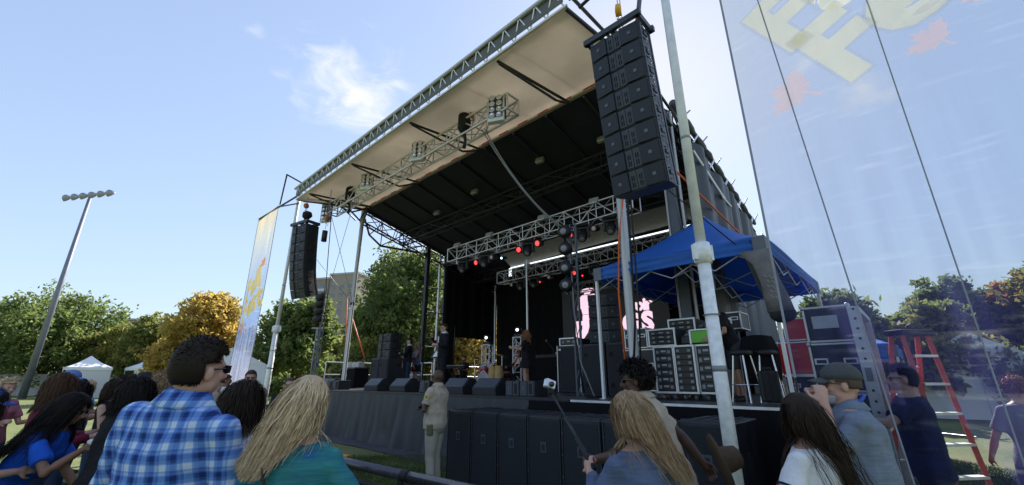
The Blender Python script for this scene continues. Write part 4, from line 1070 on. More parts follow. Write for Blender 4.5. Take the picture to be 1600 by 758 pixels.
road_case('black case with light top standing behind the console by the silver pole', 6.85, 8.6, DZ + 1.25, .5, .5, .3, lam, handles=1)
# backline amplifiers behind dress woman
o = sthing('bass_amplifier', 'large black bass cabinet to the right of the woman in black dress', 'amplifier', 2.42, 9.6, DZ+.013, R(5))
MB().box((0, .25, .62), (.72, .45, 1.2)).build('cabinet', blk_paint, o, bevel=.015); MB().box((0, .02, .62), (.64, .02, 1.1)).build('grille', grille, o)
b = MB(); [b.box((x, .012, .62), (.02, .02, 1.2)) for x in (-.35, .35)]; b.build('edge_trim', rim, o)
MB().box((-.27, .005, 1.12), (.07, .006, .05)).build('badge', MATS['white paint'], o)
rack('small chrome amplifier head in a rack sleeve on top of the bass cabinet', 2.42, 9.65, DZ + 1.11, .56, .20, 1, R(5))
o = sthing('keyboard_stand', 'keyboard covered with a black cloth behind the woman in black dress', 'keyboard', 1.55, 9.9, DZ+.013, 0)
MB().box((0, .2, .98), (1.1, .38, .1)).build('keyboard', black, o, bevel=.01); MB().box((0, .02, .55), (1.0, .03, .8)).build('cloth', curt, o)
for x in (-.4, .4): rod(o, (x, .2, 0), (x, .2, .95), .02, dark_steel, 'leg')
MB().box((.3, .2, 1.06), (.35, .2, .05)).build('mixer', mat('grey mixer', (.35, .36, .37), .5), o)
# stage right wing: tent
tentb = mat('royal blue tent fabric', (.03, .18, .66), .6, 0, .1, 3, .3, 10)
translucent(tentb, .3)
tentg = mat('grey reinforced corner', (.14, .16, .20), .7, 0, .1, 6)
def popup(label, s, t, z, w, eave, peak, legs=True, frame=True, dp=1.0):
    o = sthing('popup_tent', label, 'tent', s, t, z, 0, 'blue pop-up tents')
    def roof(u, v):
        x = (u - .5)*w; y = (v - .5)*w; m_ = max(abs(u - .5), abs(v - .5))*2
        d = min(abs(abs(u-.5)-abs(v-.5))*2, 1)
        zz = eave + (peak - eave)*((1 - m_)**1.25) - .06*math.sin(PI*m_)*d
        return (x, y, zz)
    MB().grid(roof, 20, 20).build('roof', tentb, o, True, solid=.006)
    for k in range(4):
        a = k*PI/2; M = Matrix.Rotation(a, 3, 'Z')
        f = lambda u, v: tuple(M @ Vector(((u-.5)*(w-.34), -w/2 - .004 - .012*math.sin(9*v+2)*math.sin(7*u)-.008*math.sin(14*v), eave + .0 - .25*v)))
        MB().grid(f, 24, 8).build('valance', tentb, o, True, solid=.004)
        c = MB().box((-w/2 + .085, -w/2 - .003, eave - .125), (.17, .008, .252)).box((-w/2 - .003, -w/2 + .085, eave - .125), (.008, .17, .252))
        q = c.build('corner_patch', tentg, o); q.rotation_euler = (0, 0, a)
    if dp != 1: o.scale = (1, dp, 1)
    if legs:
        for x in (-1, 1):
            for y in (-1, 1): 
                MB().box((x*(w/2-.03), y*(w/2-.03), eave/2), (.045, .045, eave)).build('leg', whitep if y < 0 else alu, o, bevel=.006); MB().box((x*(w/2-.03), y*(w/2-.03), .01), (.1, .1, .02)).build('foot', alu, o)
    if frame:
        h = w/2 - .05
        for k in range(4):
            M = Matrix.Rotation(k*PI/2, 3, 'Z'); zt = eave - .06; zb = eave - .42
            P = [(-h, -h), (-h*.5, -h), (0, -h), (h*.5, -h), (h, -h)]
            for i in range(4):
                a = Vector((*P[i], 0)); b_ = Vector((*P[i+1], 0)); e_ = (i % 2 == 0)
                rod(o, M @ (a + Vector((0, 0, zt if e_ else zb))), M @ (b_ + Vector((0, 0, zb if e_ else zt))), .012, alu, 'frame_bar')
                rod(o, M @ (a + Vector((0, .02, zb if e_ else zt))), M @ (b_ + Vector((0, .02, zt if e_ else zb))), .012, alu, 'frame_bar')
            # cross bars to the middle
            m0 = M @ Vector((0, -h, zt)); c0 = Vector((0, 0, eave + .1)); q0 = M @ Vector((0, -h*.5, zb + .1))
            rod(o, m0, q0, .012, alu, 'frame_bar'); rod(o, M @ Vector((0, -h, zb)), M @ Vector((0, -h*.5, zt + .02)), .012, alu, 'frame_bar')
            rod(o, q0, c0 - Vector((0, 0, .05)), .012, alu, 'frame_bar'); rod(o, M @ Vector((0, -h*.5, zt + .02)), c0 - Vector((0, 0, .4)), .012, alu, 'frame_bar')
        rod(o, (0, 0, eave - .3), (0, 0, peak - .02), .02, alu, 'centre_pole')
    return o
popup('blue pop-up tent with grey corners over the monitor gear on the right stage wing', 6.5, 9.35, DZ, 3.05, 2.46, 3.85, dp=1.5)
popup('plain blue pop-up tent low behind the red road cases', 7.75, 13.3, 0, 2.6, 2.35, 3.25, True, False)
# rolled tent sack hanging from the near corner
o = sthing('tent_sack', 'grey wheeled tent bag hanging limp from the near corner of the blue tent', 'bag', 8.0, 6.93, 3.5, 0)
sackm = mat('grey sack cloth', (.17, .16, .155), .85, 0, .25, 6, .5, 25)
P = [(-.12, -.02, 0), (-.03, -.04, -.22), (.03, -.06, -.5), (.08, -.05, -.75), (.11, -.04, -.95)]
MB().rings([[Vector(p) + Vector((math.cos(a)*rx*(1 + .12*math.sin(3*a + i)), math.sin(a)*ry, 0)) for a in [2*PI*k/18 for k in range(18)]] for i, (p, rx, ry) in enumerate(zip(P, (.20, .14, .12, .15, .17), (.03, .07, .10, .13, .15)))]).build('bag_body', sackm, o, True)
MB().ell((.11, -.04, -.98), (.17, .15, .12), n=18, m=8).build('bag_bottom', mat('black sack base', (.02, .02, .022), .8, 0, .2, 10, .4, 30), o, True)
b = MB()
MB().prism([(-.28, .02), (-.10, .02), (-.02, -.7), (-.10, -.74), (-.16, -.5)], .02, .035).build('loose_flap', mat('dark flap cloth', (.05, .05, .055), .85, 0, .2, 6, .4, 20), o)
for k in range(5):     # faded, unreadable print strokes down the bag
    z_ = -.42 - .075*k; a0 = -2.0 + .12*(k % 2)
    MB().tube([(.055 + .03*k*.3 + (.145)*math.cos(a0 + .22*q), -.052 + .128*math.sin(a0 + .22*q), z_ - .03*(q % 2) - .012*q) for q in range(5)], .006, 4).build('faded_print', mat('sack print', (.33, .34, .34), .8), o)
# red cases behind tent
redc = mat('red laminate', (.50, .025, .025), .4, 0, .1, 5)
road_case('large red road case with aluminium edges at the right end of the deck', 8.03, 8.2, DZ + .42, .68, .8, .50, redc, handles=0, latches=False)
road_case('smaller red road case standing on the large red one', 8.08, 8.25, DZ + .96, .5, .55, .34, redc, handles=0, latches=False)
road_case('low dark road case under the large red one', 8.05, 8.2, DZ + .02, .66, .8, .38, lam, handles=0)
b = sthing('cable_tray', 'coloured strip of red, yellow and green tape on the road case', 'tape', 8.2, 8.15, DZ + .93, 0)
for k, m_ in enumerate((redp, yellow, MATS['bright green'])): MB().box((0, 0, .006 + .012*k), (.2 - .02*k, .05, .012)).build('tape_strip', m_, b)
road_case('tall stack of dark road cases at the right, lowest case', 8.70, 5.95, .0, .44, .8, .72, lam, handles=0, casters=True)
road_case('tall stack of dark road cases at the right, one up from the ground', 8.70, 5.95, .88, .44, .8, .62, lam)
road_case('tall stack of dark road cases at the right, upper case with two pale handles', 8.70, 5.95, 1.53, .44, .8, .50, lam, handles=0)
road_case('tall stack of dark road cases at the right, topmost shallow case', 8.70, 5.95, 2.06, .42, .8, .38, lam, handles=0, latches=False)
o = sthing('paper_label', 'white paper label taped on the topmost dark road case', 'label', 8.68, 5.93, 2.27, 0); MB().box((0, 0, 0), (.24, .004, .14)).build('paper', mat('label paper', (.6, .62, .66), .8), o)
# tall grey cart panel beside the stack
o = sthing('cart_panel', 'tall grey metal cart panel with riveted edges standing beside the dark road cases', 'panel', 8.99, 5.45, 0, 0)
MB().box((-.03, .62, 1.18), (.05, 1.15, 2.32)).build('panel', mat('dull grey panel', (.10, .10, .105), .6, .2, .15, 3, .1, 30), o, bevel=.005)
b = MB()
for y in (.05, 1.19): b.box((0, y, 1.18), (.10, .04, 2.34))
for z in (.03, 1.2, 2.34): b.box((0, .62, z), (.09, 1.12, .05))
b.build('edge_trim', rim, o)
rv = MB()
for k in range(24): rv.ell((0, .022, .08 + .098*k), (.012, .008, .012), n=6, m=4)
rv.build('rivets', dark_steel, o)
for z in (.6, 1.7): MB().box((.0, .015, z), (.05, .03, .12)).build('hinge', steel, o)
# stools and pelican case on the deck
def stool(label, s, t, yaw):
    o = sthing('bar_stool', label, 'stool', s, t, DZ+.013, yaw, 'chrome stools')
    ch = mat('chrome', (.62, .62, .64), .15, .95, .05)
    MB().lathe([(.14, .70), (.17, .71), (.17, .76), (.10, .78)], (0, 0, 0), 18).build('seat', black, o, True)
    for k in range(4):
        a = k*PI/2 + .4; rod(o, (math.cos(a)*.22, math.sin(a)*.22, 0), (math.cos(a)*.12, math.sin(a)*.12, .71), .014, ch, 'leg', 8)
    MB().tube([(math.cos(a)*.185, math.sin(a)*.185, .26) for a in np.linspace(0, 2*PI, 20)], .01, 6).build('foot_ring', ch, o, True)
stool('chrome bar stool right beside the technician in shorts', 7.32, 7.5, 0)
stool('chrome bar stool nearer the black hard case', 7.62, 7.7, .5)
o = sthing('draped_jacket', 'black jacket draped over the back of a stool', 'jacket', 7.52, 7.75, DZ+.65, .3)
MB().rings([[Vector((math.cos(a)*rx*(1+.15*math.sin(4*a)), math.sin(a)*ry*(1+.1*math.sin(5*a)), z)) for a in [2*PI*k/20 for k in range(20)]] for z, rx, ry in ((.38, .1, .08), (.36, .2, .13), (.15, .26, .16), (-.15, .25, .18), (-.4, .22, .15))]).build('cloth', curt, o, True)
o = sthing('hard_case', 'black plastic hard case standing on the deck edge at the right of the stools', 'case', 7.72, 7.2, DZ+.013, R(20))
MB().box((0, .1, .24), (.26, .2, .44)).build('shell', black, o, bevel=.03); b = MB(); [b.box((x, -.004, .24), (.02, .02, .42)) for x in (-.09, 0, .09)]; b.build('ribs', rubber, o); MB().box((.0, .1, .49), (.12, .03, .04)).build('handle', rubber, o, bevel=.01)
# microphone stands
def mic(label, s, t, h, boom=None, yaw=0):
    o = sthing('microphone_stand', label, 'microphone stand', s, t, DZ+.013, yaw, 'microphone stands')
    for k in range(3): rod(o, (0, 0, .22), (math.cos(2.1*k)*.3, math.sin(2.1*k)*.3, .01), .012, dark_steel, 'leg')
    rod(o, (0, 0, .1), (0, 0, h), .011, dark_steel, 'pole', 8)
    e = Vector((0, 0, h))
    if boom: e = Vector(boom) + e; rod(o, (0, 0, h), e, .009, dark_steel, 'boom')
    MB().ell(e, (.028, .028, .04), n=10, m=6).build('microphone', steel, o, True)
mic('microphone stand in front of the singer in dark suit', -1.02, 8.05, 1.58); mic('microphone stand with boom in front of the guitarist in dark jacket', -4.1, 8.55, 1.35, (-.45, .1, .2))
mic('microphone stand near the woman in blue top', -3.4, 8.9, 1.4); mic('boom microphone stand left of the drum kit', .1, 10.2, 1.3, (.3, .2, .35)); mic('microphone stand in front of the woman in black dress', 1.35, 8.9, 1.5)
mic('boom microphone stand reaching over the drum kit', .9, 10.9, 1.25, (-.35, .1, .3))
# music stand
o = sthing('music_stand', 'black music stand with papers beside the singer', 'music stand', -1.25, 8.0, DZ+.013, 0)
rod(o, (0, 0, 0), (0, 0, 1.0), .014, dark_steel, 'pole'); MB().box((0, 0, 1.08), (.5, .02, .32), (R(-35), 0, 0)).build('desk', dark_steel, o); MB().box((0, -.02, 1.08), (.3, .006, .22), (R(-35), 0, 0)).build('sheet', whitep, o)
for k in range(3): rod(o, (0, 0, .2), (math.cos(2.1*k+.5)*.3, math.sin(2.1*k+.5)*.3, .01), .012, dark_steel, 'leg')
# drum kit
dr = sthing('drum_kit', 'sparkling drum kit with cymbals in front of the seated man in suit', 'drum kit', -1.85, 10.6, DZ+.013, R(10))
shell = mat('red white sparkle', (.50, .12, .14), .25, .2, .6, 30); skin = mat('drum head', (.75, .75, .78), .5); chr_ = mat('chrome', (.62, .62, .64), .15, .95); brass = mat('cymbal bronze', (.55, .42, .18), .3, .9)
def drum(name, c, r, d, rot):
    M = Euler(rot).to_matrix()
    q = MB().lathe([(r, -d/2), (r, d/2)], c, 22, M).build(name, shell, dr, True)
    MB().lathe([(.001, 0), (r*.97, 0)], Vector(c) + M @ Vector((0, 0, d/2 + .004)), 22, M).build('drum_skin', skin, q)
    for e in (-d/2, d/2): MB().tube([Vector(c) + M @ Vector((r*1.02*math.cos(a), r*1.02*math.sin(a), e)) for a in np.linspace(0, 2*PI, 24)], .008, 5).build('hoop', chr_, q, True)
drum('bass_drum', (0, 0, .29), .28, .42, (PI/2, 0, 0)); drum('tom', (-.17, .05, .72), .14, .2, (R(25), 0, 0)); drum('tom', (.17, .05, .74), .14, .2, (R(25), 0, 0)); drum('floor_tom', (.62, .25, .42), .2, .35, (0, 0, 0)); drum('snare', (-.5, .4, .62), .17, .14, (R(8), 0, 0))
for x, y, z, r in ((-.62, .1, 1.05, .2), (.65, 0, 1.12, .22), (-.85, .4, .85, .16)):
    rod(dr, (x, y, 0), (x, y, z), .012, chr_, 'cymbal_stand'); MB().lathe([(.001, .03), (.03, .02), (r, 0), (r, -.003)], (x, y, z), 24, Euler((R(-12), R(8), 0)).to_matrix()).build('cymbal', brass, dr, True)
rod(dr, (.1, .2, 0), (.1, .2, .95), .012, chr_, 'cymbal_stand')
o = sthing('conga_drums', 'pair of pale yellow conga drums by the drum kit', 'drums', -1.15, 10.35, DZ+.013, 0)
for x in (-.14, .16):
    MB().lathe([(.09, 0), (.13, .3), (.145, .5), (.125, .7), (.13, .72)], (x, 0, .05), 18).build('shell', mat('pale drum wood', (.50, .36, .14), .4), o, True); MB().lathe([(.001, .775), (.125, .775)], (x, 0, 0), 18).build('drum_skin', skin, o)
o = sthing('keyboard', 'small black keyboard on an x stand by the side opening', 'keyboard', -3.95, 10.85, DZ+.013, R(20))
MB().box((0, 0, .80), (1.0, .3, .1)).build('body', black, o); rod(o, (-.35, 0, 0), (.35, 0, .75), .015, dark_steel, 'leg'); rod(o, (.35, .05, 0), (-.35, .05, .75), .015, dark_steel, 'leg'); MB().box((0, -.06, .855), (.9, .14, .012)).build('keys', whitep, o)
o = sthing('sign_frame', 'white diamond shaped outline frame standing by the drum kit', 'frame', -1.9, 10.5, DZ+.013, R(10))
P = [Vector((0, 0, .2)), Vector((.22, 0, .42)), Vector((0, 0, .64)), Vector((-.22, 0, .42))]
for i in range(4): rod(o, P[i], P[(i+1) % 4], .02, whitep, 'bar')
rod(o, (0, 0, 0), (0, 0, .22), .02, whitep, 'bar')
# gear on the left wing
o = sthing('control_desk', 'draped control desk with small monitors on the left stage wing', 'desk', -7.6, 8.3, DZ+.013, 0)
MB().box((0, .3, .38), (1.25, .6, .72)).build('cloth', curt, o, bevel=.02); MB().box((0, .3, .76), (1.3, .66, .04)).build('table_top', dark_steel, o)
for x, h in ((-.35, .22), (.1, .16), (.4, .2)): MB().box((x, .3, .80 + h/2), (.28, .25, h)).build('device', mat('pale device', (.42, .43, .44), .5), o, bevel=.01)
o = sthing('wing_cart', 'silver tube cart behind the left front post', 'cart', -5.25, 9.6, DZ+.013, 0)
for x in (-.35, .35):
    for y in (0, .4): rod(o, (x, y, 0), (x, y, .95), .018, alu, 'tube')
for z in (.1, .5, .95):
    for y in (0, .4): rod(o, (-.35, y, z), (.35, y, z), .018, alu, 'tube')
MB().box((0, .2, .3), (.6, .3, .34)).build('device', MATS['pale device'], o)
# ---------------------------------------------------------------- ground subs in front of the stage
def ground_sub(label, s, t, w, d, h, seed):
    o = sthing('ground_subwoofer', label, 'subwoofer', s, t, 0, 0, 'big subwoofers on the ground in front of the stage')
    MB().box((w/2, d/2, h/2), (w-.012, d, h)).build('cabinet', subm, o, bevel=.014)
    MB().box((w/2, -.004, h/2), (w-.07, .02, h-.09)).build('grille', grille, o, bevel=.006)
    e = MB()
    for x in (.018, w-.018): e.box((x, -.006, h/2), (.022, .022, h-.02))
    e.build('front_frame', blk_paint, o)
    MB().box((w/2, -.016, h*.66), (.10, .006, .13)).build('badge', badge_m, o); MB().box((w/2, -.021, h*.66), (.055, .006, .08)).build('badge_inner', lam, o)
    for x in (0.004, w-.004): MB().box((x, d*.45, h*.62), (.012, .11, .22)).build('handle', rubber, o)
    t_ = MB()
    for k in range(3): t_.box((w*(.25 + .25*k), d*.5, h + .006), (.03, d*.9, .012))
    t_.box((w/2, .06, h+.008), (w*.9, .05, .016)).build('skid_rail', MATS['rigging steel'], o)
    for k in range(4):
        rv = MB()
        rv.ell((.018, -.018, h*(.15 + .23*k)), (.008, .004, .008), n=6, m=4).build('screw', steel, o)
lbs = ['leftmost, next to the bald officer', 'second from the officer', 'third from the officer', 'fourth, left of the selfie stick', 'fifth, behind the selfie woman', 'sixth, behind the selfie woman and officer']
for k, (s, w_) in enumerate(((3.20, .60), (3.81, .60), (4.42, .60), (5.03, .60), (5.64, .62), (6.28, .58))): ground_sub('big black ground subwoofer in front of the stage, ' + lbs[k], s, 4.95, w_, .95, 1.15, k)
ground_sub('big black ground subwoofer standing apart at the right by the silver pole', 7.12, 5.25, .62, .95, 1.19, 9)
# ---------------------------------------------------------------- barricade
rub = mat('barricade black mesh', (.012, .013, .016), .6, 0, .2, 12)
def barricade(label, a, b):
    a = Vector((*a, 0)); b = Vector((*b, 0)); d = b - a; L = d.length; rz_ = math.atan2(d.y, d.x)
    o = empty('crowd_barricade', label, 'barricade', a, rz_, 'crowd control barricades')
    MB().tube([(0.02, 0, 1.08), (L-.02, 0, 1.08)], .032, 14).build('top_rail', mat('glossy dark rail', (.10, .10, .12), .28, .6, .1, 10), o, True)
    rod(o, (.05, 0, .98), (L-.05, 0, .98), .018, rub, 'rail')
    for x in (.05, L-.05): rod(o, (x, 0, .02), (x, 0, 1.06), .022, rub, 'post')
    n = int(L/.11)
    me = MB().box((0, 0, 0), (.05, .012, .86)).mesh('slat'); me.materials.append(rub)
    for k in range(n): inst(me, 'slat', o, (.1 + (L-.2)*(k+.5)/n, 0, .54))
    MB().box((L/2, .35, .02), (L-.04, .8, .03)).build('foot_plate', dark_steel, o)
    MB().lathe([(.036, -.03), (.036, .03)], (L, 0, 1.08), 14, Euler((0, PI/2, 0)).to_matrix()).build('joint', rubber, o)
P = [(-8.3, 9.4), (-6.9, 8.1), (-5.55, 6.95), (-4.2, 5.85), (-2.9, 4.75), (-1.78, 3.85), (-.66, 2.93), (.45, 2.02)]
lb = ['none', 'farthest section, behind the dark haired crowd', 'section beside the leaning woman in blue', 'section behind the check shirt man', 'section behind the woman holding a phone', 'section just right of the blonde woman in teal', 'nearest full section, bottom centre', 'nearest section by the selfie stick woman']
# gently displaced line of sections
for k in range(7): barricade('black crowd barricade with glossy top rail, ' + lb[k+1], P[k], P[k+1])
o = empty('cable_ramp', 'yellow cable ramp lying on the grass by the barricade', 'cable ramp', W(-.75, 4.9, 0), R(-28)); MB().prism([(-.12, 0), (.12, 0), (.05, .05), (-.05, .05)], -.45, .45, 'x').build('ramp', yellow, o)
# ---------------------------------------------------------------- ladder
lad = empty('step_ladder', 'tall orange fibreglass step ladder with aluminium treads on the grass at right', 'ladder', (4.42, 4.75, 0), R(8))
fib = mat('orange fibreglass', (.70, .12, .05), .5, 0, .15, 6)
H = 2.12
def rail(x0, x1, y0, y1, name, m_=fib): 
    rod_ = MB().tube([(x0, y0, 0), (x1, y1, H)], .03, 4).build(name, m_, lad); return rod_
rail(-.22, -.16, -.24, -.05, 'front_rail'); rail(.22, .16, -.24, -.05, 'front_rail'); rail(-.23, -.17, .52, .06, 'rear_rail'); rail(.23, .17, .52, .06, 'rear_rail')
MB().box((0, 0, H + .02), (.42, .2, .06)).build('top_cap', rubber, lad, bevel=.01)
for k in range(7):
    f = (k + .6)/7.4; x = .22 - .06*f; y = -.24 + .19*f
    MB().box((0, y, H*f), (2*x - .04, .085, .025)).build('tread', alu, lad)
for k in range(4):
    f = (k + .7)/4.4; rod(lad, (-.23 + .06*f, .52 - .46*f, H*f), (.23 - .06*f, .52 - .46*f, H*f), .012, alu, 'rear_brace')
for x in (-.25, .25): rod(lad, (x*.8, -.19, 1.1), (x*.8, .28, 1.1), .01, alu, 'spreader')
# ---------------------------------------------------------------- cables and straps
cable('double grey cable drooping from the right truss end into the stage', [W(2.6, 6.1, 7.6), W(3.9, 7.5, 5.0)], .016, mat('grey cable', (.22, .23, .25), .5), sag=.25)
cable('second grey cable beside the drooping one from the truss end', [W(2.68, 6.1, 7.6), W(3.98, 7.5, 5.0)], .014, MATS['grey cable'], sag=.32)
cable('black cable loom hanging down the light tower', [W(4.05, 7.4, 4.9), W(4.12, 7.35, 3.6), W(4.3, 7.3, 2.4), W(4.5, 7.2, 1.4)], .022, rubber)
cable('grey cable hanging loosely beside the light tower', [W(4.2, 7.35, 4.6), W(4.3, 7.3, 3.0), W(4.42, 7.25, 2.0), W(4.8, 7.1, 1.35)], .012, MATS['grey cable'])
cable('pair of thick black cables dropping from the roof past the tent', [W(6.05, 6.75, 7.5), W(6.02, 6.7, 4.5), W(5.95, 6.72, 2.6), W(5.7, 6.9, 1.4)], .02, rubber)
cable('second thick black cable dropping from the roof past the tent', [W(6.12, 6.75, 7.5), W(6.09, 6.7, 4.5), W(6.03, 6.72, 2.6), W(5.85, 6.9, 1.4)], .016, rubber)
cable('orange ratchet strap running down beside the second silver post', [W(5.9, 7.1, 5.9), W(5.62, 7.0, 4.2), W(5.5, 7.05, 3.2), W(5.5, 7.1, 1.5)], .018, orange, 'strap', 'ratchet_strap')
cable('long orange strap stretched from the right array back along the tarpaulin', [W(6.5, 6.4, 5.9), W(6.5, 13.2, 5.35)], .025, orange, 'strap', 'ratchet_strap')
cable('orange strap crossing the sky in front of the apartment tower', [W(-7.7, 8.1, 4.5), W(-5.95, 8.1, 2.45)], .028, orange, 'strap', 'ratchet_strap')
cable('orange strap hanging among the trees left of the light tower', [W(-9.9, 9, 5.4), W(-9.4, 9, 2.3)], .02, orange, 'strap', 'ratchet_strap')
cable('thin wire from the truss end to the left front post', [W(-4.9, 5.6, 7.5), W(-5.7, 7.3, 4.3)], .009, steel)
cable('thin wire crossing behind the left array', [W(-5.3, 5.3, 5.9), W(-5.75, 7.3, 4.35)], .008, steel)
cable('dark cable swooping from the truss end down to the left light tower', [W(-4.9, 5.7, 7.4), W(-5.9, 6.2, 6.0), W(-6.7, 6.6, 5.1), W(-7.05, 6.8, 4.9)], .014, rubber)
cable('guy line from the truss end down to the light tower head', [W(-3.6, 5.9, 7.6), W(-6.9, 6.8, 4.9)], .008, steel)
cable('black guy line from the silver pole across the blue tent', [W(6.2, 6.4, 5.6), W(7.7, 6.75, 3.6)], .010, rubber)
for a, b in (((6.3, 9.2, 5.9), (6.3, 9.0, 3.5)), ((6.15, 8.4, 7.6), (6.2, 8.9, 4.0)),): cable('steel guy wire on the right side of the stage, ' + ('rear one' if a[1] > 9 else 'front one'), [W(*a), W(*b)], .01, steel)
# papers and small marks on the tarp
o = sthing('safety_sign', 'small yellow and blue sign fixed on the grey tarpaulin', 'sign', 6.22, 12.6, 4.55, 0)
MB().box((.05, 0, .0), (.02, .35, .36)).build('plate', mat('sign blue', (.03, .15, .45), .5), o); MB().box((.062, 0, .06), (.02, .25, .14)).build('marking', yellow, o)
# ---------------------------------------------------------------- people
def cloth_mat(name, col, var=.1, pattern=None):
    m = mat(name, col, .85, 0, var, 9, .35, 55, spec=.25)
    return m
def skin_mat(name, col): return mat(name, col, .5, 0, .07, 14, .05, 120, spec=.4, sss=.08)
SK_L = skin_mat('fair skin', (.52, .30, .22)); SK_M = skin_mat('tan skin', (.40, .22, .145)); SK_D = skin_mat('deep brown skin', (.085, .042, .027)); SK_B = skin_mat('brown skin', (.26, .135, .085))
def hair_mat(name, lo, hi):
    m = bpy.data.materials.new(name); m.use_nodes = True; t = m.node_tree; b = t.nodes['Principled BSDF']
    b.inputs['Roughness'].default_value = .62; b.inputs['Specular IOR Level'].default_value = .22
    g = t.nodes.new('ShaderNodeNewGeometry'); r = t.nodes.new('ShaderNodeValToRGB'); e = r.color_ramp.elements
    e[0].color = (*lo, 1); e[1].color = (*hi, 1)
    t.links.new(g.outputs['Random Per Island'], r.inputs[0]); t.links.new(r.outputs[0], b.inputs['Base Color']); MATS[name] = m; return m
H_BLK = hair_mat('black hair', (.006, .005, .005), (.018, .013, .011)); H_DB = hair_mat('dark brown hair', (.014, .009, .006), (.04, .024, .015))
H_BR = hair_mat('brown hair', (.05, .025, .013), (.12, .065, .035)); H_BL = hair_mat('blonde hair', (.30, .20, .105), (.80, .62, .40)); H_LB = hair_mat('light brown hair', (.18, .11, .06), (.46, .32, .19))
H_GI = hair_mat('ginger hair', (.20, .085, .035), (.42, .20, .09)); H_GR = hair_mat('grey brown hair', (.08, .06, .045), (.2, .16, .13))
def plaid(name, sx, sz, base, mid, dark, light):
    m = bpy.data.materials.new(name); m.use_nodes = True; t = m.node_tree; b = t.nodes['Principled BSDF']; b.inputs['Roughness'].default_value = .85; b.inputs['Specular IOR Level'].default_value = .2
    L = t.links.new; n = t.nodes.new
    tc = n('ShaderNodeTexCoord'); wn = n('ShaderNodeTexNoise'); wn.inputs['Scale'].default_value = 3.5; wn.inputs['Detail'].default_value = 3; L(tc.outputs['Object'], wn.inputs[0])
    wv = n('ShaderNodeVectorMath'); wv.operation = 'MULTIPLY_ADD'; L(wn.outputs['Color'], wv.inputs[0]); wv.inputs[1].default_value = (.02, .02, .02); L(tc.outputs['Object'], wv.inputs[2])
    sp = n('ShaderNodeSeparateXYZ'); L(wv.outputs[0], sp.inputs[0])
    def stripe(sock, period):
        d = n('ShaderNodeMath'); d.operation = 'DIVIDE'; L(sock, d.inputs[0]); d.inputs[1].default_value = period
        f = n('ShaderNodeMath'); f.operation = 'FRACT'; L(d.outputs[0], f.inputs[0])
        r = n('ShaderNodeValToRGB'); r.color_ramp.interpolation = 'CONSTANT'; e = r.color_ramp.elements
        e[0].position = 0; e[0].color = (.9, .9, .9, 1); e[1].position = .30; e[1].color = (.45, .45, .45, 1)
        for p, c in ((.36, .25), (.50, .0), (.74, .3), (.80, .6), (.90, .45)): k = e.new(p); k.color = (c, c, c, 1)
        L(f.outputs[0], r.inputs[0]); return r.outputs[0]
    a = stripe(sp.outputs['X'], sx); c = stripe(sp.outputs['Z'], sz)
    mx = n('ShaderNodeMix'); mx.data_type = 'RGBA'; mx.inputs['Factor'].default_value = .5; L(a, mx.inputs['A']); L(c, mx.inputs['B'])
    r = n('ShaderNodeValToRGB'); e = r.color_ramp.elements
    e[0].position = .05; e[0].color = (*dark, 1); e[1].position = .95; e[1].color = (*light, 1)
    for p, q in ((.3, base), (.6, mid)): k = e.new(p); k.color = (*q, 1)
    L(mx.outputs['Result'], r.inputs[0]); L(r.outputs[0], b.inputs['Base Color'])
    wb = n('ShaderNodeTexNoise'); wb.inputs['Scale'].default_value = 14; wb.inputs['Detail'].default_value = 4; L(tc.outputs['Object'], wb.inputs[0])
    bp = n('ShaderNodeBump'); bp.inputs['Strength'].default_value = .4; bp.inputs['Distance'].default_value = .02; L(wb.outputs[0], bp.inputs['Height']); L(bp.outputs[0], b.inputs['Normal'])
    MATS[name] = m; return m
PLAID = plaid('blue checked cotton', .066, .074, (.08, .18, .52), (.17, .33, .70), (.015, .04, .18), (.66, .74, .88))
PLAIDG = plaid('green tartan', .11, .11, (.02, .06, .06), (.03, .09, .10), (.008, .02, .03), (.16, .24, .24))
def teal_mat():
    m = bpy.data.materials.new('teal space dye'); m.use_nodes = True; t = m.node_tree; b = t.nodes['Principled BSDF']; b.inputs['Roughness'].default_value = .75
    L = t.links.new; n = t.nodes.new
    tc = n('ShaderNodeTexCoord'); mp = n('ShaderNodeMapping'); mp.inputs['Scale'].default_value = (1, 1, 4.5); L(tc.outputs['Object'], mp.inputs[0])
    a = n('ShaderNodeTexNoise'); a.inputs['Scale'].default_value = 9; a.inputs['Detail'].default_value = 2; L(mp.outputs[0], a.inputs[0])
    r = n('ShaderNodeValToRGB'); e = r.color_ramp.elements; e[0].position = .26; e[0].color = (.006, .10, .28, 1); e[1].position = .80; e[1].color = (.28, .38, .08, 1)
    for p, c in ((.37, (.01, .15, .20)), (.66, (.02, .20, .20)), (.72, (.04, .25, .20))): k = e.new(p); k.color = (*c, 1)
    L(a.outputs[0], r.inputs[0])
    mp2 = n('ShaderNodeMapping'); mp2.inputs['Scale'].default_value = (.6, .6, 11); L(tc.outputs['Object'], mp2.inputs[0])
    w_ = n('ShaderNodeTexNoise'); w_.inputs['Scale'].default_value = 14; L(mp2.outputs[0], w_.inputs[0])
    mr = n('ShaderNodeMapRange'); mr.inputs['To Min'].default_value = .55; mr.inputs['To Max'].default_value = 1.35; L(w_.outputs[0], mr.inputs[0])
    mu = n('ShaderNodeVectorMath'); mu.operation = 'MULTIPLY'; L(r.outputs[0], mu.inputs[0]); L(mr.outputs[0], mu.inputs[1]); L(mu.outputs[0], b.inputs['Base Color'])
    bp = n('ShaderNodeBump'); bp.inputs['Strength'].default_value = .35; bp.inputs['Distance'].default_value = .01; L(w_.outputs[0], bp.inputs['Height']); L(bp.outputs[0], b.inputs['Normal'])
    return m
TEAL = teal_mat()
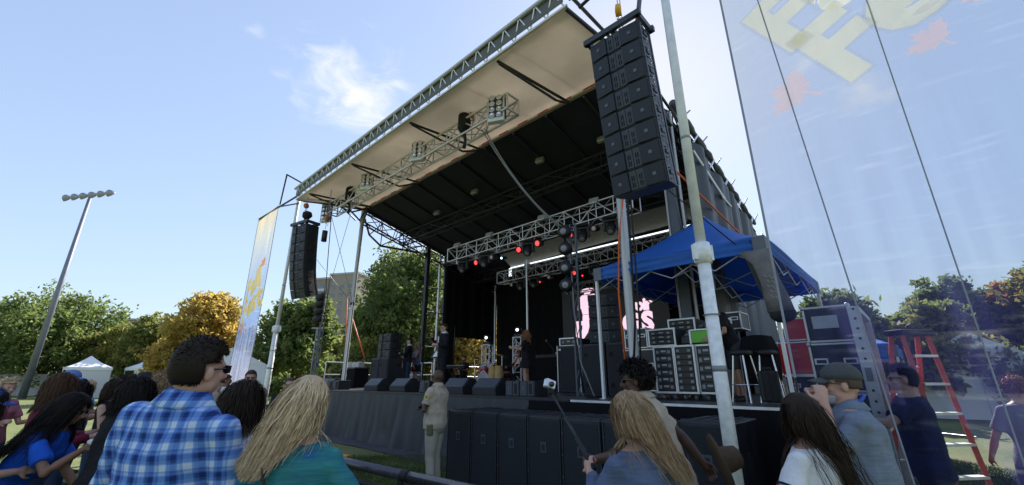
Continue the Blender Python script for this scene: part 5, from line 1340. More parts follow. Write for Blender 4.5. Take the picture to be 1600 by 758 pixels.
khaki = cloth_mat('khaki uniform', (.46, .385, .29)); khaki_d = cloth_mat('uniform trousers', (.41, .375, .30)); white_c = cloth_mat('white cotton', (.72, .72, .74), .05); black_c = cloth_mat('black cotton', (.014, .014, .017)); denim = cloth_mat('dark denim', (.03, .05, .10)); navy_c = cloth_mat('navy cotton', (.017, .024, .055)); slate_c = mat('slate blue rib', (.10, .135, .235), .8, 0, .22, 10, .5, 60, stretch=(1, 1, 7)); polo_c = mat('grey blue stripe polo', (.17, .21, .28), .8, 0, .16, 9, .3, 50, stretch=(1, 1, 9)); blue_c = cloth_mat('bright blue tee', (.015, .10, .55)); maroon_c = cloth_mat('maroon jumper', (.13, .012, .03)); grey_c = cloth_mat('grey heather', (.24, .25, .29)); pink_c = cloth_mat('dusty pink', (.35, .12, .16)); brown_c = cloth_mat('brown felt', (.10, .065, .04)); suit = cloth_mat('charcoal suit', (.012, .013, .018)); pants_c = cloth_mat('dark trousers', (.02, .022, .03)); floral = cloth_mat('floral blouse', (.13, .16, .27), .6); dgrey = cloth_mat('dark grey shorts', (.05, .05, .055)); lace = mat('white lace', (.68, .64, .68), .8, 0, .25, 40, .5, 90)
leather = mat('black leather', (.015, .014, .014), .4, 0, .2, 20, .2, 80)
lensd = mat('sunglass lens', (.01, .01, .012), .1, spec=.8)
_tex = bpy.data.textures.new('cloth folds', 'CLOUDS'); _tex.noise_scale = .11; _tex.noise_depth = 2
_tex2 = bpy.data.textures.new('broad folds', 'CLOUDS'); _tex2.noise_scale = .22; _tex2.noise_depth = 1
def organic(mb, name, m, parent, vox, it=6, folds=0):
    me = bpy.data.meshes.new(name); me.from_pydata(mb.v, [], mb.f)
    bm = bmesh.new(); bm.from_mesh(me); bmesh.ops.recalc_face_normals(bm, faces=bm.faces); bm.to_mesh(me); bm.free()
    me.materials.append(m); o = bpy.data.objects.new(name, me); C.objects.link(o); o.parent = parent
    r = o.modifiers.new('remesh', 'REMESH'); r.mode = 'VOXEL'; r.voxel_size = vox; r.use_smooth_shade = True
    s = o.modifiers.new('smooth', 'SMOOTH'); s.factor = .5; s.iterations = it
    if folds:
        for tx, st in ((_tex2, folds), (_tex, folds * .7)):
            d = o.modifiers.new('folds', 'DISPLACE'); d.texture = tx; d.strength = st; d.mid_level = .5; d.texture_coords = 'LOCAL'
    return o
def capsule(mb, pts, rad, n=12):
    mb.tube(pts, rad, n)
    for i in range(len(pts)): mb.ell(pts[i], (rad[i],) * 3, n=10, m=6)
def hand(mb, w, d, pn, k, curl=.5, thumb=1, spread=.12):
    """palm and five bent fingers; d = direction of the palm, pn = palm normal (the way fingers curl)"""
    d = Vector(d).normalized(); pn = (Vector(pn) - d * Vector(pn).dot(d)).normalized(); sd = d.cross(pn)
    w = Vector(w); pc = w + d * .05 * k
    M = Matrix((sd, pn, d)).transposed()
    mb.ell(pc, (.040*k, .015*k, .052*k), M, 12, 8); capsule(mb, [w - d*.01*k, w + d*.04*k], [.026*k, .026*k], 8)
    for i, (x, L) in enumerate(((-.030, .062), (-.010, .074), (.010, .072), (.029, .056))):
        p = w + d * .088*k + sd * x*k; dd = (d + sd * x * 4 * spread).normalized(); a = 0
        pts = [p - dd*.02*k, p]
        for f in (.42, .32, .26):
            a += curl * .8
            v = (dd * math.cos(a) + pn * math.sin(a)); p = p + v * L * f * k; pts.append(p)
        capsule(mb, pts, [.0098*k, .0095*k, .009*k, .0083*k, .0072*k], 8)
    p = w + d * .025*k - sd * thumb * .032*k
    v1 = (d * .6 - sd * thumb * .7 + pn * .3).normalized(); v2 = (d * .9 - sd * thumb * .15 + pn * .5 * (curl + .3)).normalized()
    capsule(mb, [p, p + v1*.035*k, p + v1*.035*k + v2*.028*k, p + v1*.035*k + v2*.05*k], [.014*k, .0115*k, .010*k, .008*k], 8)
def hair_ribbons(name, m, parent, P0, D0, L, seg, wid, cols, grav, seed=0, stiff=.7, wave=.0, sweep=(0, 0, 0), gw=.35, clump=0):
    rs = np.random.RandomState(seed); n = len(P0); p = P0.copy(); d = D0.copy(); ds = (L / seg)[:, None]; jit = np.where(rs.uniform(0, 1, n) < .05, .14, .045)[:, None]
    G = np.array(grav, float) + np.array(sweep, float); G = G / np.linalg.norm(G)
    path = [p.copy()]; ph = rs.uniform(0, 6.28, n)
    for s in range(seg):
        d = d * stiff + G * gw + rs.normal(0, 1, (n, 3)) * jit
        d /= np.linalg.norm(d, axis=1)[:, None]
        q = p + d * ds
        if wave: q += np.stack([np.sin(ph + s * 1.1), np.cos(ph * 1.3 + s * 1.1), 0 * ph], 1) * wave
        for c, r, Mi, off in cols:
            loc = (q - c) @ Mi.T / (r + 0)
            f = np.linalg.norm(loc, axis=1); lim = 1 + off
            k = f < lim
            if k.any():
                loc[k] = loc[k] / f[k][:, None] * (lim[k][:, None] if hasattr(lim, '__len__') else lim)
                q[k] = (loc[k] * r) @ Mi + c
        d = (q - p); d /= (np.linalg.norm(d, axis=1)[:, None] + 1e-9); p = q; path.append(p.copy())
    path = np.array(path)                 # seg+1, n, 3
    out = path - np.mean(path[0], 0); out /= np.linalg.norm(out, axis=2)[..., None] + 1e-9
    tan = np.gradient(path, axis=0); tan /= np.linalg.norm(tan, axis=2)[..., None] + 1e-9
    side = np.cross(tan, out + rs.normal(0, .35, (1, n, 3))); side /= np.linalg.norm(side, axis=2)[..., None] + 1e-9
    prof = np.array([1 - .75 * (i / seg) ** 2.5 for i in range(seg + 1)])[:, None, None]
    ww = wid * rs.uniform(.6, 1.3, (1, n, 1)) * prof
    A = path - side * ww; B = path + side * ww
    V = np.stack([A, B], 2).transpose(1, 0, 2, 3).reshape(-1, 3)   # n, seg+1, 2
    base = (np.arange(n) * (seg + 1) * 2)[:, None] + (np.arange(seg) * 2)[None, :]
    F = np.stack([base, base + 1, base + 3, base + 2], 2).reshape(-1, 4)
    me = bpy.data.meshes.new(name); me.from_pydata(V.tolist(), [], F.tolist()); me.shade_smooth(); me.materials.append(m)
    o = bpy.data.objects.new(name, me); C.objects.link(o); o.parent = parent; return o
I3 = np.eye(3)
def person(label, X, Y, z0, h, az, skin, top, bottom, hair=None, hairc=None, sex='m', lean=0, side=0, head=(0, 0, 0), arms=None, sleeve='short', near=False, bulk=1, belly=0, glasses=False, hat=None, legs=None, sit=False, jacket=None, hairlen=.35, sweep=(0, 0, 0), hem=None, collar=False, seed=0, shoes=leather, skirt=None, group=None, tie=False, beard=None, extra=None, nh=None, vol=1.0):
    """standing figure; az = facing, degrees clockwise from straight ahead; arms = [(elbow offset, wrist offset, palm curl)...] left, right"""
    o = empty('person', label, 'person', (X, Y, z0), -R(az), group)
    k = h / 1.75; f = sex == 'f'
    vox = .008 if near else .016
    legl = .93 if not sit else .46
    hip = Vector((0, 0, legl * k))
    up = Vector((math.sin(R(side)), math.sin(R(lean)), math.cos(R(lean)) * math.cos(R(side)))).normalized()
    fw = Vector((0, 1, 0)); fw = (fw - up * fw.dot(up)).normalized(); rt = fw.cross(up)
    S = lambda x, y, z: hip + rt * x * k + fw * y * k + up * (z * (1.125 if z > 0 else 1)) * k
    prof_m = [(-.12, .10, .085, 0), (-.06, .155, .112, 0), (.02, .160, .118, 0), (.12, .146, .108, 0), (.24, .158, .116, .005), (.34, .178, .122, .008), (.41, .182, .112, 0), (.46, .165, .095, -.005), (.495, .115, .075, -.008), (.52, .066, .062, -.005), (.56, .054, .058, .005)]
    prof_f = [(-.12, .11, .09, 0), (-.06, .165, .12, -.01), (.02, .165, .118, -.008), (.14, .122, .092, 0), (.24, .134, .10, .012), (.33, .150, .122, .022), (.40, .150, .102, .008), (.45, .142, .084, -.004), (.485, .10, .066, -.008), (.51, .056, .054, -.006), (.56, .045, .048, .004)]
    prof = prof_f if f else prof_m
    def torso(mb, grow=0, z_lo=-1, z_hi=9, nn=20, flare=0):
        rs_ = []
        pr = [q for q in prof if z_lo <= q[0] <= z_hi]
        for z, rx, ry, cy in pr:
            g = grow; b_ = bulk
            yy = cy; rr = ry
            if belly and z < .38: e_ = belly * math.exp(-((z - .1) / .16) ** 2); yy += e_ * .5; rr += e_ * .5; rx_ = rx * b_ + e_ * .25
            else: rx_ = rx * (b_ if z < .45 else 1 + (b_ - 1) * .5)
            fl = flare * max(0, (.1 - z))
            rs_.append([S((rx_ + g + fl) * math.cos(a), yy + (rr * (b_ if z < .45 else 1) + g + fl) * math.sin(a), z) for a in [2 * PI * i / nn for i in range(nn)]])
        mb.rings(rs_)
    body = MB(); torso(body)
    sw = (.150 if f else .178) * (1 + (bulk - 1) * .5)
    shz = .425 if f else .44
    neckb = S(0, -.005, .50); hy, hp, hr = [R(a) for a in head]
    HM3 = Matrix((rt, fw, up)).transposed() @ Euler((0, 0, -hy)).to_matrix() @ Euler((-hp, hr, 0), 'XYZ').to_matrix()
    # partially undo the lean so the head stays more upright
    if lean or side:
        q = Matrix.Rotation(R(lean) * .65, 3, rt); q2 = Matrix.Rotation(-R(side) * .6, 3, fw); HM3 = q2 @ q @ HM3 if False else (Matrix.Rotation(R(lean) * .65, 3, 'X') @ HM3)
    hu = HM3 @ Vector((0, 0, 1)); hf = HM3 @ Vector((0, 1, 0)); hx = HM3 @ Vector((1, 0, 0))
    hc = neckb + up * .02 * k + hu * .112 * k + hf * .012 * k
    HL = lambda x, y, z: hc + (hx * x + hf * y + hu * z) * k
    capsule(body, [S(0, -.012, .46), S(0, 0, .53), HL(0, -.018, -.06)], [(.05 if f else .060) * k] * 3)
    # head
    if near or True:
        body.ell(HL(0, -.012, .018), (.073*k, .090*k, .098*k), HM3, 16, 12)
        body.ell(HL(0, .022, -.035), (.060*k, .066*k, .080*k), HM3, 14, 10)
        body.ell(HL(0, .050, -.085), (.028*k, .026*k, .022*k), HM3, 10, 6)
        body.ell(HL(0, .070, .022), (.050*k, .014*k, .014*k), HM3, 10, 6)
        for sx in (-1, 1):
            body.ell(HL(sx*.038, .056, -.022), (.022*k, .022*k, .024*k), HM3, 8, 6)
            body.ell(HL(sx*.082, -.010, -.010), (.014*k, .020*k, .032*k), HM3, 10, 6)
            body.ell(HL(sx*.050, .012, -.062), (.018*k, .034*k, .026*k), HM3, 8, 6)
        capsule(body, [HL(0, .080, .018), HL(0, .098, -.018), HL(0, .104, -.028)], [.009*k, .013*k, .014*k], 8)
        body.ell(HL(0, .096, -.034), (.018*k, .010*k, .009*k), HM3, 8, 6)
        body.ell(HL(0, .080, -.056), (.024*k, .010*k, .0085*k), HM3, 8, 6); body.ell(HL(0, .077, -.068), (.020*k, .010*k, .008*k), HM3, 8, 6)
    # arms
    arms = arms or [((-.05, .0, -.28), (-.03, .06, -.25), .45), ((.05, .0, -.28), (.03, .06, -.25), .45)]
    slv = MB(); jk = []
    A_ = []
    for sd, (e_, w_, cu) in zip((-1, 1), arms):
        sh = S(sd * sw, 0, shz - .01); el = sh + (rt * e_[0] + fw * e_[1] + up * e_[2]) * k * (1.0); wr = el + (rt * w_[0] + fw * w_[1] + up * w_[2]) * k
        A_.append((sh, el, wr))
        ub = .046 if f else .052; r2 = (.034 if f else .040); r3 = .025 if f else .029
        mid = sh.lerp(el, .45); fm = el.lerp(wr, .3)
        capsule(body, [S(sd * (sw - .06), 0, shz - .03), sh, mid, el, fm, wr], [.05*k, ub*1.05*k, ub*.92*k, r2*k, r2*1.05*k, r3*k], 12)
        dirw = (wr - el).normalized(); pn = (-rt * sd * .6 + fw * .2 - up * .2)
        hand(body, wr, dirw, pn, k * (.92 if f else 1), cu, thumb=1 if sd > 0 else -1)
        q = {'none': 0, 'short': .72, 'elbow': 1.0, 'long': 1.93}[sleeve]
        if q:
            pts = [S(sd * (sw - .07), 0, shz - .025), sh]; rr = [.07*k, (ub + .017)*k*1.04]
            if q <= 1: pts += [sh.lerp(el, q*.5), sh.lerp(el, q)]; rr += [(ub + .016)*k, (ub + .019)*k]
            else: pts += [mid, el, fm, el.lerp(wr, q - 1)]; rr += [(ub + .012)*k, (r2 + .017)*k, (r2 + .015)*k, (r3 + .013)*k]
            slv.tube(pts, rr, 14)
            for p_, r_ in list(zip(pts, rr))[:-1]: slv.ell(p_, (r_,)*3, n=10, m=6)
    # legs
    hips = .085 if not f else .088
    legs_ = legs or [(0, 0), (0, 0)]
    tro = MB()
    for sd, (ly, lx) in zip((-1, 1), legs_):
        hj = S(sd * hips, 0, -.02)
        if sit: kn = hj + Vector((sd*.08, .42, .02))*k; an = kn + Vector((0, .03, -.42*k))
        else: an = Vector((sd*.095*k + lx*k, -.02*k + ly*k, .085*k)); kn = hj.lerp(an, .49) + Vector((0, .025 + abs(ly)*.12, 0))*k
        th = (.085 if f else .082)*(1 + (bulk-1)*.6)
        capsule(body, [hj, hj.lerp(kn, .4), kn, kn.lerp(an, .35), an], [th*k, th*.86*k, .052*k, .052*k, .034*k], 12)
        sh_ = MB()
        ft = Vector((an.x, an.y, max(0.0, an.z - .085*k)))
        sh_.tube([ft + Vector((0, -.06, .04))*k, ft + Vector((0, .02, .048))*k, ft + Vector((0, .10, .036))*k, ft + Vector((sd*.01, .18, .026))*k], [.036*k, .044*k, .042*k, .026*k], 12)
        sh_.ell(ft + Vector((0, -.06, .04))*k, (.037*k,)*3, n=10, m=6); sh_.ell(ft + Vector((sd*.01, .18, .026))*k, (.028*k,.03*k,.024*k), n=10, m=6); sh_.box(ft + Vector((0, .06, .008))*k, (.085*k, .28*k, .016*k))
        organic(sh_, 'shoe', shoes, o, .014, 3)
        if bottom is not None and bottom != 'bare':
            end = .97 if bottom not in (dgrey,) else .0
            if bottom is dgrey: pts = [hj, hj.lerp(kn, .5), hj.lerp(kn, 1.0)]; rr = [(th+.02)*k, (th+.012)*k, (.082)*k]
            else: pts = [hj, hj.lerp(kn, .45), kn, kn.lerp(an, .5), kn.lerp(an, .98)]; rr = [(th+.018)*k, (th+.008)*k, .076*k, .07*k, .062*k]
            tro.tube(pts, rr, 14); tro.ell(pts[0], (rr[0],)*3, n=12, m=8)
            tro.ell(pts[2], (rr[2],)*3 if len(pts) > 3 else (.03,)*3, n=12, m=8)
    bo = organic(body, 'body', skin, o, vox if near else .012, 3)
    if skirt is not None:
        sk = MB(); rs_ = []
        for j in range(9):
            v = j / 8; z = .10 - (.10 + skirt[1]) * v
            rx = .135 + .12 * v; ry = .11 + .11 * v
            c_ = S(0, -.005, z) if z > -.05 else hip + Vector((0, -.005*k + (-.0), z*k))
            rs_.append([c_ + Vector((rx*k*math.cos(a)*(1 + .06*v*math.sin(7*a)), ry*k*math.sin(a)*(1 + .06*v*math.sin(7*a)), 0)) for a in [2*PI*i/42 for i in range(42)]])
        sk.rings(rs_); sk.build('skirt', skirt[0], o, True)
    elif bottom is not None:
        torso(tro, .012, -.2, .05); organic(tro, 'trousers', bottom, o, .016, 5, .012)
    tp = MB(); lo = hem if hem is not None else (-.06 if not near else -.10)
    torso(tp, .021, lo - .001, .50, flare=.0)
    tp.add(slv.v, slv.f)
    so = organic(tp, 'jacket' if jacket else 'shirt', jacket or top, o, max(vox, .010), 4, .030 if near else .014)
    if collar or tie:
        rs_ = []
        for z, r_ in ((.478, .108), (.50, .086), (.522, .073), (.545, .069)):
            rs_.append([S(r_*1.05*math.cos(a), -.006 + r_*math.sin(a) + (.01 if z < .5 else 0), z + (.0 - .035*max(0, math.sin(a)))) for a in [PI/2 + .25 + (2*PI - .5)*i/26 for i in range(27)]])
        vs = [v for r_ in rs_ for v in r_]; fs = [(j*27+i, j*27+i+1, (j+1)*27+i+1, (j+1)*27+i) for j in range(3) for i in range(26)]
        MB().add(vs, fs).build('collar', top, o, True, solid=.006)
        # folded down leaf of the collar
        rs_ = []
        for z, r_ in ((.548, .071), (.530, .086), (.492, .112)):
            rs_.append([S(r_*1.1*math.cos(a), -.008 + r_*math.sin(a), z - .03*max(0, math.sin(a))) for a in [PI/2 + .35 + (2*PI - .7)*i/26 for i in range(27)]])
        vs = [v for r_ in rs_ for v in r_]; fs = [(j*27+i, j*27+i+1, (j+1)*27+i+1, (j+1)*27+i) for j in range(2) for i in range(26)]
        MB().add(vs, fs).build('collar_leaf', top, o, True, solid=.005)
    if tie:
        MB().prism([(-.06, .47), (.06, .47), (.075, .40), (.012, .06), (-.012, .06), (-.075, .40)], 0, .01).build('shirt_front', white_c, o).matrix_local = Matrix.Translation(S(0, .156*bulk, 0)) @ Matrix((rt*k, fw*k, up*k)).transposed().to_4x4()
        MB().prism([(-.02, .46), (.02, .46), (.03, .12), (0, .07), (-.03, .12)], .011, .018).build('tie', mat('slim tie', (.02, .025, .05), .5), o).matrix_local = Matrix.Translation(S(0, .156*bulk, 0)) @ Matrix((rt*k, fw*k, up*k)).transposed().to_4x4()
    # eyes or sunglasses
    if glasses:
        g = MB()
        for sx in (-1, 1):
            q = [(HL(sx*.033 + x, .088 - abs(x)*.0, .006 + z)) for x, z in ((-.026, .014), (.026, .016), (.024, -.014), (0, -.02), (-.022, -.014))]
            q2 = [p_ - hf*.006*k for p_ in q]; g.add(q + q2, [(0,1,2,3,4), (9,8,7,6,5)] + [(i, (i+1)%5, (i+1)%5+5, i+5) for i in range(5)])
            g.tube([HL(sx*.058, .084, .014), HL(sx*.076, .05, .012), HL(sx*.079, -.01, .008)], .0035*k, 5)
        g.tube([HL(-.01, .094, .010), HL(.01, .094, .010)], .003*k, 5); g.build('sunglasses' if glasses == 'dark' else 'glasses', lensd, o)
    else:
        for sx in (-1, 1):
            MB().ell(HL(sx*.032, .071, .004), (.013*k, .011*k, .010*k), HM3, 10, 8).build('eye', mat('eye', (.30, .26, .23), .2), o, True)
            MB().ell(HL(sx*.032, .0805, .004), (.0055*k, .003*k, .0055*k), HM3, 8, 6).build('iris', black, o, True)
            MB().tube([HL(sx*.018, .082, .022), HL(sx*.034, .082, .027), HL(sx*.05, .072, .021)], .0035*k, 5).build('eyebrow', hairc or H_DB, o)
    # hair
    rs = np.random.RandomState(seed + 11)
    HMn = np.array(HM3); hcn = np.array(hc)
    if hair in ('short', 'long', 'afro', 'updo', 'pony', 'buzz'):
        cap = MB(); gro = {'short': 1.035, 'long': 1.05, 'afro': 1.12, 'updo': 1.07, 'pony': 1.06, 'buzz': 1.015}[hair]
        nn, mm_ = 28, 20; idx = {}
        def inhair(x, y, z):
            if hair == 'buzz': return not (y > .42 and z < .55) and z > -.35 and not (abs(x) > .8 and y > -.2 and z < .0)
            if y > .30 and z < .52 - .25*abs(x)*0: return False
            if abs(x) > .68 and y > -.28 and z < (.22 if hair in ('short', 'afro') else -.2): return False
            if hair in ('short', 'afro') and z < -.62: return False
            if hair in ('updo', 'pony') and z < -.45: return False
            return z > -.75
        vs = []; fs = []
        for j in range(mm_ + 1):
            a = -PI/2 + PI*j/mm_
            for i in range(nn):
                b = 2*PI*i/nn; d = (math.cos(a)*math.cos(b), math.cos(a)*math.sin(b), math.sin(a))
                nz_ = 1 + .07*mnoise.noise(Vector(d)*5 + Vector((seed, 0, 0)))
                vs.append(HL(d[0]*.077*gro*nz_, -.010 + d[1]*.092*gro*nz_, .018 + d[2]*.104*gro*nz_))
        for j in range(mm_):
            for i in range(nn):
                a = -PI/2 + PI*(j + .5)/mm_; b = 2*PI*(i + .5)/nn
                if inhair(math.cos(a)*math.cos(b), math.cos(a)*math.sin(b), math.sin(a)): fs.append((j*nn+i, j*nn+(i+1) % nn, (j+1)*nn+(i+1) % nn, (j+1)*nn+i))
        hb = MB().add(vs, fs).build('hair', hairc, o, True, solid=-.010*k)
        n = nh or (2600 if near else 700)
        D = rs.normal(size=(n*4, 3)); D /= np.linalg.norm(D, axis=1)[:, None]
        D = np.array([d for d in D if inhair(*d)])[:n]; n = len(D)
        loc = D * np.array([.077, .092, .104]) * gro + np.array([0, -.010, .018])
        P0 = loc @ HMn.T * k + hcn
        Nn = D @ HMn.T
        ctr = hcn + (HMn @ np.array([0, -.012, .018]))*k
        spread = (.02 + .16*rs.uniform(0, 1, n)**1.6) * vol
        cols = [(ctr, np.array([.080, .097, .105])*k*1.04, HMn.T, spread)]
        # torso as ellipsoids
        TMn = np.array(Matrix((rt, fw, up)).transposed())
        cols.append((np.array(S(0, 0, .30)), np.array([sw + .045, .155 + belly*.3, .27])*k, TMn.T, spread*.4 + .03))
        cols.append((np.array(S(0, 0, .05)), np.array([.19, .15 + belly*.5, .25])*k, TMn.T, spread*.4))
        for sd in (-1, 1): cols.append((np.array(S(sd*sw, 0, shz)), np.array([.075]*3)*k, np.eye(3), spread*.4))
        g = (0, 0, -1)
        if hair in ('short', 'buzz'):
            if hair == 'buzz': vol = vol*.25
            Fl = D.copy(); Fl[:, 1] += .25; tang = np.array([[0, .35, -.5]]) @ HMn.T
            D0 = Nn*.42 + tang*.8 + rs.normal(0, .2, (n, 3)); D0 /= np.linalg.norm(D0, axis=1)[:, None]
            L = (.014 + .018*np.clip(D[:, 2], 0, 1) + .008*rs.uniform(0, 1, n))*k*vol
            hair_ribbons('hair_strands', hairc, hb, P0 - Nn*.004, D0, L, 3, .0028*k if near else .006*k, [], g, seed, .9, gw=.05)
        elif hair == 'afro':
            D0 = Nn + rs.normal(0, .45, (n, 3)); D0 /= np.linalg.norm(D0, axis=1)[:, None]
            L = (.035 + .03*rs.uniform(0, 1, n))*k*(.6 + .5*np.clip(D[:, 2] + .6, 0, 1))
            hair_ribbons('hair_strands', hairc, hb, P0 - Nn*.004, D0, L, 6, .006*k, [], g, seed, .8, wave=.006, gw=.12)
        elif hair in ('long',):
            lx = D @ np.array([1, 0, 0]); ly = D[:, 1]; lz = D[:, 2]
            flow = np.stack([np.sign(lx)*(.9*np.clip(lz, 0, 1) + .1), -.9*np.clip(lz + ly, 0, 1), -.5 - 0*lx], 1) @ HMn.T
            D0 = flow + Nn*.25 + rs.normal(0, .10, (n, 3)); D0 /= np.linalg.norm(D0, axis=1)[:, None]
            L = hairlen*k*(1 + .28*np.clip(lz, -.5, 1))*rs.uniform(.78, 1.08, n)
            hair_ribbons('hair_strands', hairc, hb, P0, D0, L, 22, .0017*k if near else .006*k, cols, g, seed, .62, wave=.0018, sweep=sweep, gw=.42)
        else:
            kn_ = {'updo': (0, -.105, .06, .055), 'pony': (0, -.11, .03, .04)}[hair]
            c_ = np.array(HL(*kn_[:3])); D0 = (c_ - P0); D0 /= np.linalg.norm(D0, axis=1)[:, None]; D0 = D0*.4 + Nn*.55 + rs.normal(0, .12, (n, 3)); D0 /= np.linalg.norm(D0, axis=1)[:, None]
            hair_ribbons('hair_strands', hairc, hb, P0 - Nn*.003, D0, np.full(n, .06*k), 5, .003*k if near else .006*k, [(ctr, np.array([.082, .099, .107])*k*1.02, HMn.T, spread*.4)], g, seed, .6, gw=.2)
            m_ = 420; dd = rs.normal(size=(m_, 3)); dd /= np.linalg.norm(dd, axis=1)[:, None]
            MB().ell(HL(*kn_[:3]), (kn_[3]*k,)*3, n=14, m=10).build('bun', hairc, hb, True)
            t_ = np.cross(dd, rs.normal(size=(m_, 3))); t_ /= np.linalg.norm(t_, axis=1)[:, None]
            hair_ribbons('bun_strands', hairc, hb, c_ + dd*kn_[3]*k, t_ + dd*.25, np.full(m_, .07*k), 6, .004*k, [(c_, np.array([kn_[3]]*3)*k, np.eye(3), np.full(m_, .04))], g, seed, .8, gw=.12 if hair == 'updo' else .3)
            if hair == 'pony':
                m_ = 300; hair_ribbons('ponytail', hairc, hb, c_ + rs.normal(0, .012, (m_, 3)), np.tile(np.array(-hf)*.6 + np.array(hu)*.2, (m_, 1)), rs.uniform(.8, 1.1, m_)*hairlen*k, 14, .004*k, cols, g, seed, .6, gw=.35)
    if beard:
        n = 500; D = rs.normal(size=(n*6, 3)); D /= np.linalg.norm(D, axis=1)[:, None]; D = np.array([d for d in D if d[1] > .1 and d[2] < -.25])[:n]
        P0 = (D*np.array([.064, .068, .078]) + np.array([0, .026, -.042])) @ HMn.T*k + hcn; Nn = D @ HMn.T
        hair_ribbons('beard', beard, o, P0, Nn + rs.normal(0, .3, Nn.shape), np.full(len(D), .02*k), 2, .003, [], (0, 0, -1), seed, .8, gw=.2)
    if hat:
        kind, hm = hat
        if kind == 'cap':
            c = MB(); rs_ = []
            for j in range(8):
                a = j/7*PI/2*.98; rs_.append([HL(.090*math.cos(a)*math.cos(b), -.014 + .108*math.cos(a)*math.sin(b), .035 + .105*math.sin(a)**.8) for b in [2*PI*i/22 for i in range(22)]])
            c.rings(rs_); q = c.build('cap', hm, o, True)
            b = MB(); vs = []
            for j in range(4):
                for i in range(11):
                    a = -1 + 2*i/10; e_ = j/3; vs.append(HL(.078*a*(1 - .05*e_), .075*math.sqrt(max(0, 1 - a*a*.75)) + .02 + .075*e_*math.sqrt(max(0, 1 - .8*a*a)), .046 - .020*e_ - .02*a*a))
            b.add(vs, [(j*11+i, j*11+i+1, (j+1)*11+i+1, (j+1)*11+i) for j in range(3) for i in range(10)]); b.build('visor', hm, q, True, solid=.004)
        else:
            q = MB().lathe([(.001, .16), (.05, .165), (.085, .14), (.095, .06), (.10, .045), (.19, .035), (.195, .03), (.10, .035), (.001, .035)], (0, 0, 0), 28).build('hat', hm, o, True); q.matrix_local = Matrix.Translation(HL(0, -.01, 0)) @ (HM3*k).to_4x4(); MB().lathe([(.097, .05), (.098, .07)], (0, 0, 0), 28).build('hat_band', black, q, True)
    return o, dict(S=S, HL=HL, arms=A_, k=k, HM=HM3, rt=rt, fw=fw, up=up, sw=sw, shz=shz, hc=hc)
def wpos(o, p): return Matrix.Translation(o.location) @ Euler(o.rotation_euler).to_matrix().to_4x4() @ Vector(p)
ARM_DOWN = [((-.05, .0, -.28), (-.02, .07, -.25), .5), ((.05, .0, -.28), (.02, .07, -.25), .5)]
ARM_FWD = [((-.07, .10, -.26), (.04, .22, .04), .6), ((.07, .10, -.26), (-.04, .22, .04), .6)]
def phone(label, p, rot, m=None):
    o = empty('phone', label, 'phone', p, 0); o.rotation_euler = rot
    MB().box((0, 0, 0), (.076, .009, .155)).build('case', m or rubber, o, bevel=.003); MB().box((0, .0055, 0), (.070, .002, .148)).build('display', mat('phone glass', (.03, .05, .09), .1), o); MB().box((.022, -.006, .055), (.022, .003, .03)).build('camera_bump', steel, o); return o
# --- foreground
A, a = person('tall man in a blue and white checked shirt seen from behind, sunglasses temple showing', -1.45, 1.90, 0, 1.83, 2, SK_L, PLAID, denim, 'short', H_DB, 'm', side=8, head=(22, -4, 0), arms=[((-.10, .06, -.27), (.03, .24, .02), .5), ((.10, .05, -.27), (-.03, .24, .02), .5)], sleeve='long', near=True, glasses='dark', collar=True, seed=1, bulk=.97, nh=6500, vol=.9)
B, b_ = person('woman with very long blonde hair in a teal knit cardigan with a thin bag strap', -.86, 1.86, 0, 1.66, 2, SK_L, TEAL, denim, 'long', H_BL, 'f', lean=3, side=-2, head=(6, 4, 5), arms=[((-.13, .07, -.24), (.05, .22, -.02), .5), ((.13, .05, -.24), (-.04, .22, -.02), .5)], sleeve='long', near=True, hairlen=.30, sweep=(-.38, -.10, 0), seed=2, nh=8000, vol=.35, bulk=1.05)
cable('thin dark bag strap crossing the teal cardigan', [wpos(B, b_['S'](x, y, z)) for x, y, z in ((-.10, -.10, .48), (-.05, -.142, .40), (.0, -.146, .25), (.06, -.14, .1), (.12, -.13, -.02))], .007, rubber, 'strap', 'bag_strap')
q = empty('pink_bag', 'hot pink handbag edge at the hip of the blonde woman', 'bag', wpos(B, b_['S'](.13, -.12, .04)), R(20)); MB().box((0, 0, 0), (.10, .06, .12)).build('bag_body', mat('hot pink', (.70, .02, .22), .5), q, bevel=.02)
D_, d_ = person('woman with straight light brown hair in a slate blue top holding a selfie stick', .62, 2.12, 0, 1.60, -22, SK_L, slate_c, denim, 'long', H_LB, 'f', lean=6, head=(-8, 14, -4), arms=[((-.05, .13, -.21), (.07, .16, .17), 1.25), ((.10, .02, -.25), (.03, .08, -.20), .4)], sleeve='long', near=True, hairlen=.38, sweep=(.42, -.12, 0), seed=3, nh=6500, vol=.5, bulk=1.04)
hw = wpos(D_, d_['arms'][0][2]); hd = (wpos(D_, d_['arms'][0][2]) - wpos(D_, d_['arms'][0][1])).normalized()
grip = hw + hd*.085
tipp = Vector((.265, 3.0, 1.57))
q = empty('selfie_stick', 'extended selfie stick held up at an angle in front of the subwoofers', 'selfie stick', grip, 0)
t_ = tipp - grip; MB().cyl(-t_.normalized()*.09, t_.normalized()*.16, .013, 12).build('handle', rubber, q, True); MB().cyl(t_.normalized()*.15, t_*.55, .009, 10).build('lower_tube', dark_steel, q, True); MB().cyl(t_*.54, t_, .0065, 10).build('upper_tube', dark_steel, q, True); MB().ell(t_*1.0, (.016, .016, .02), n=10, m=6).build('knuckle', rubber, q, True)
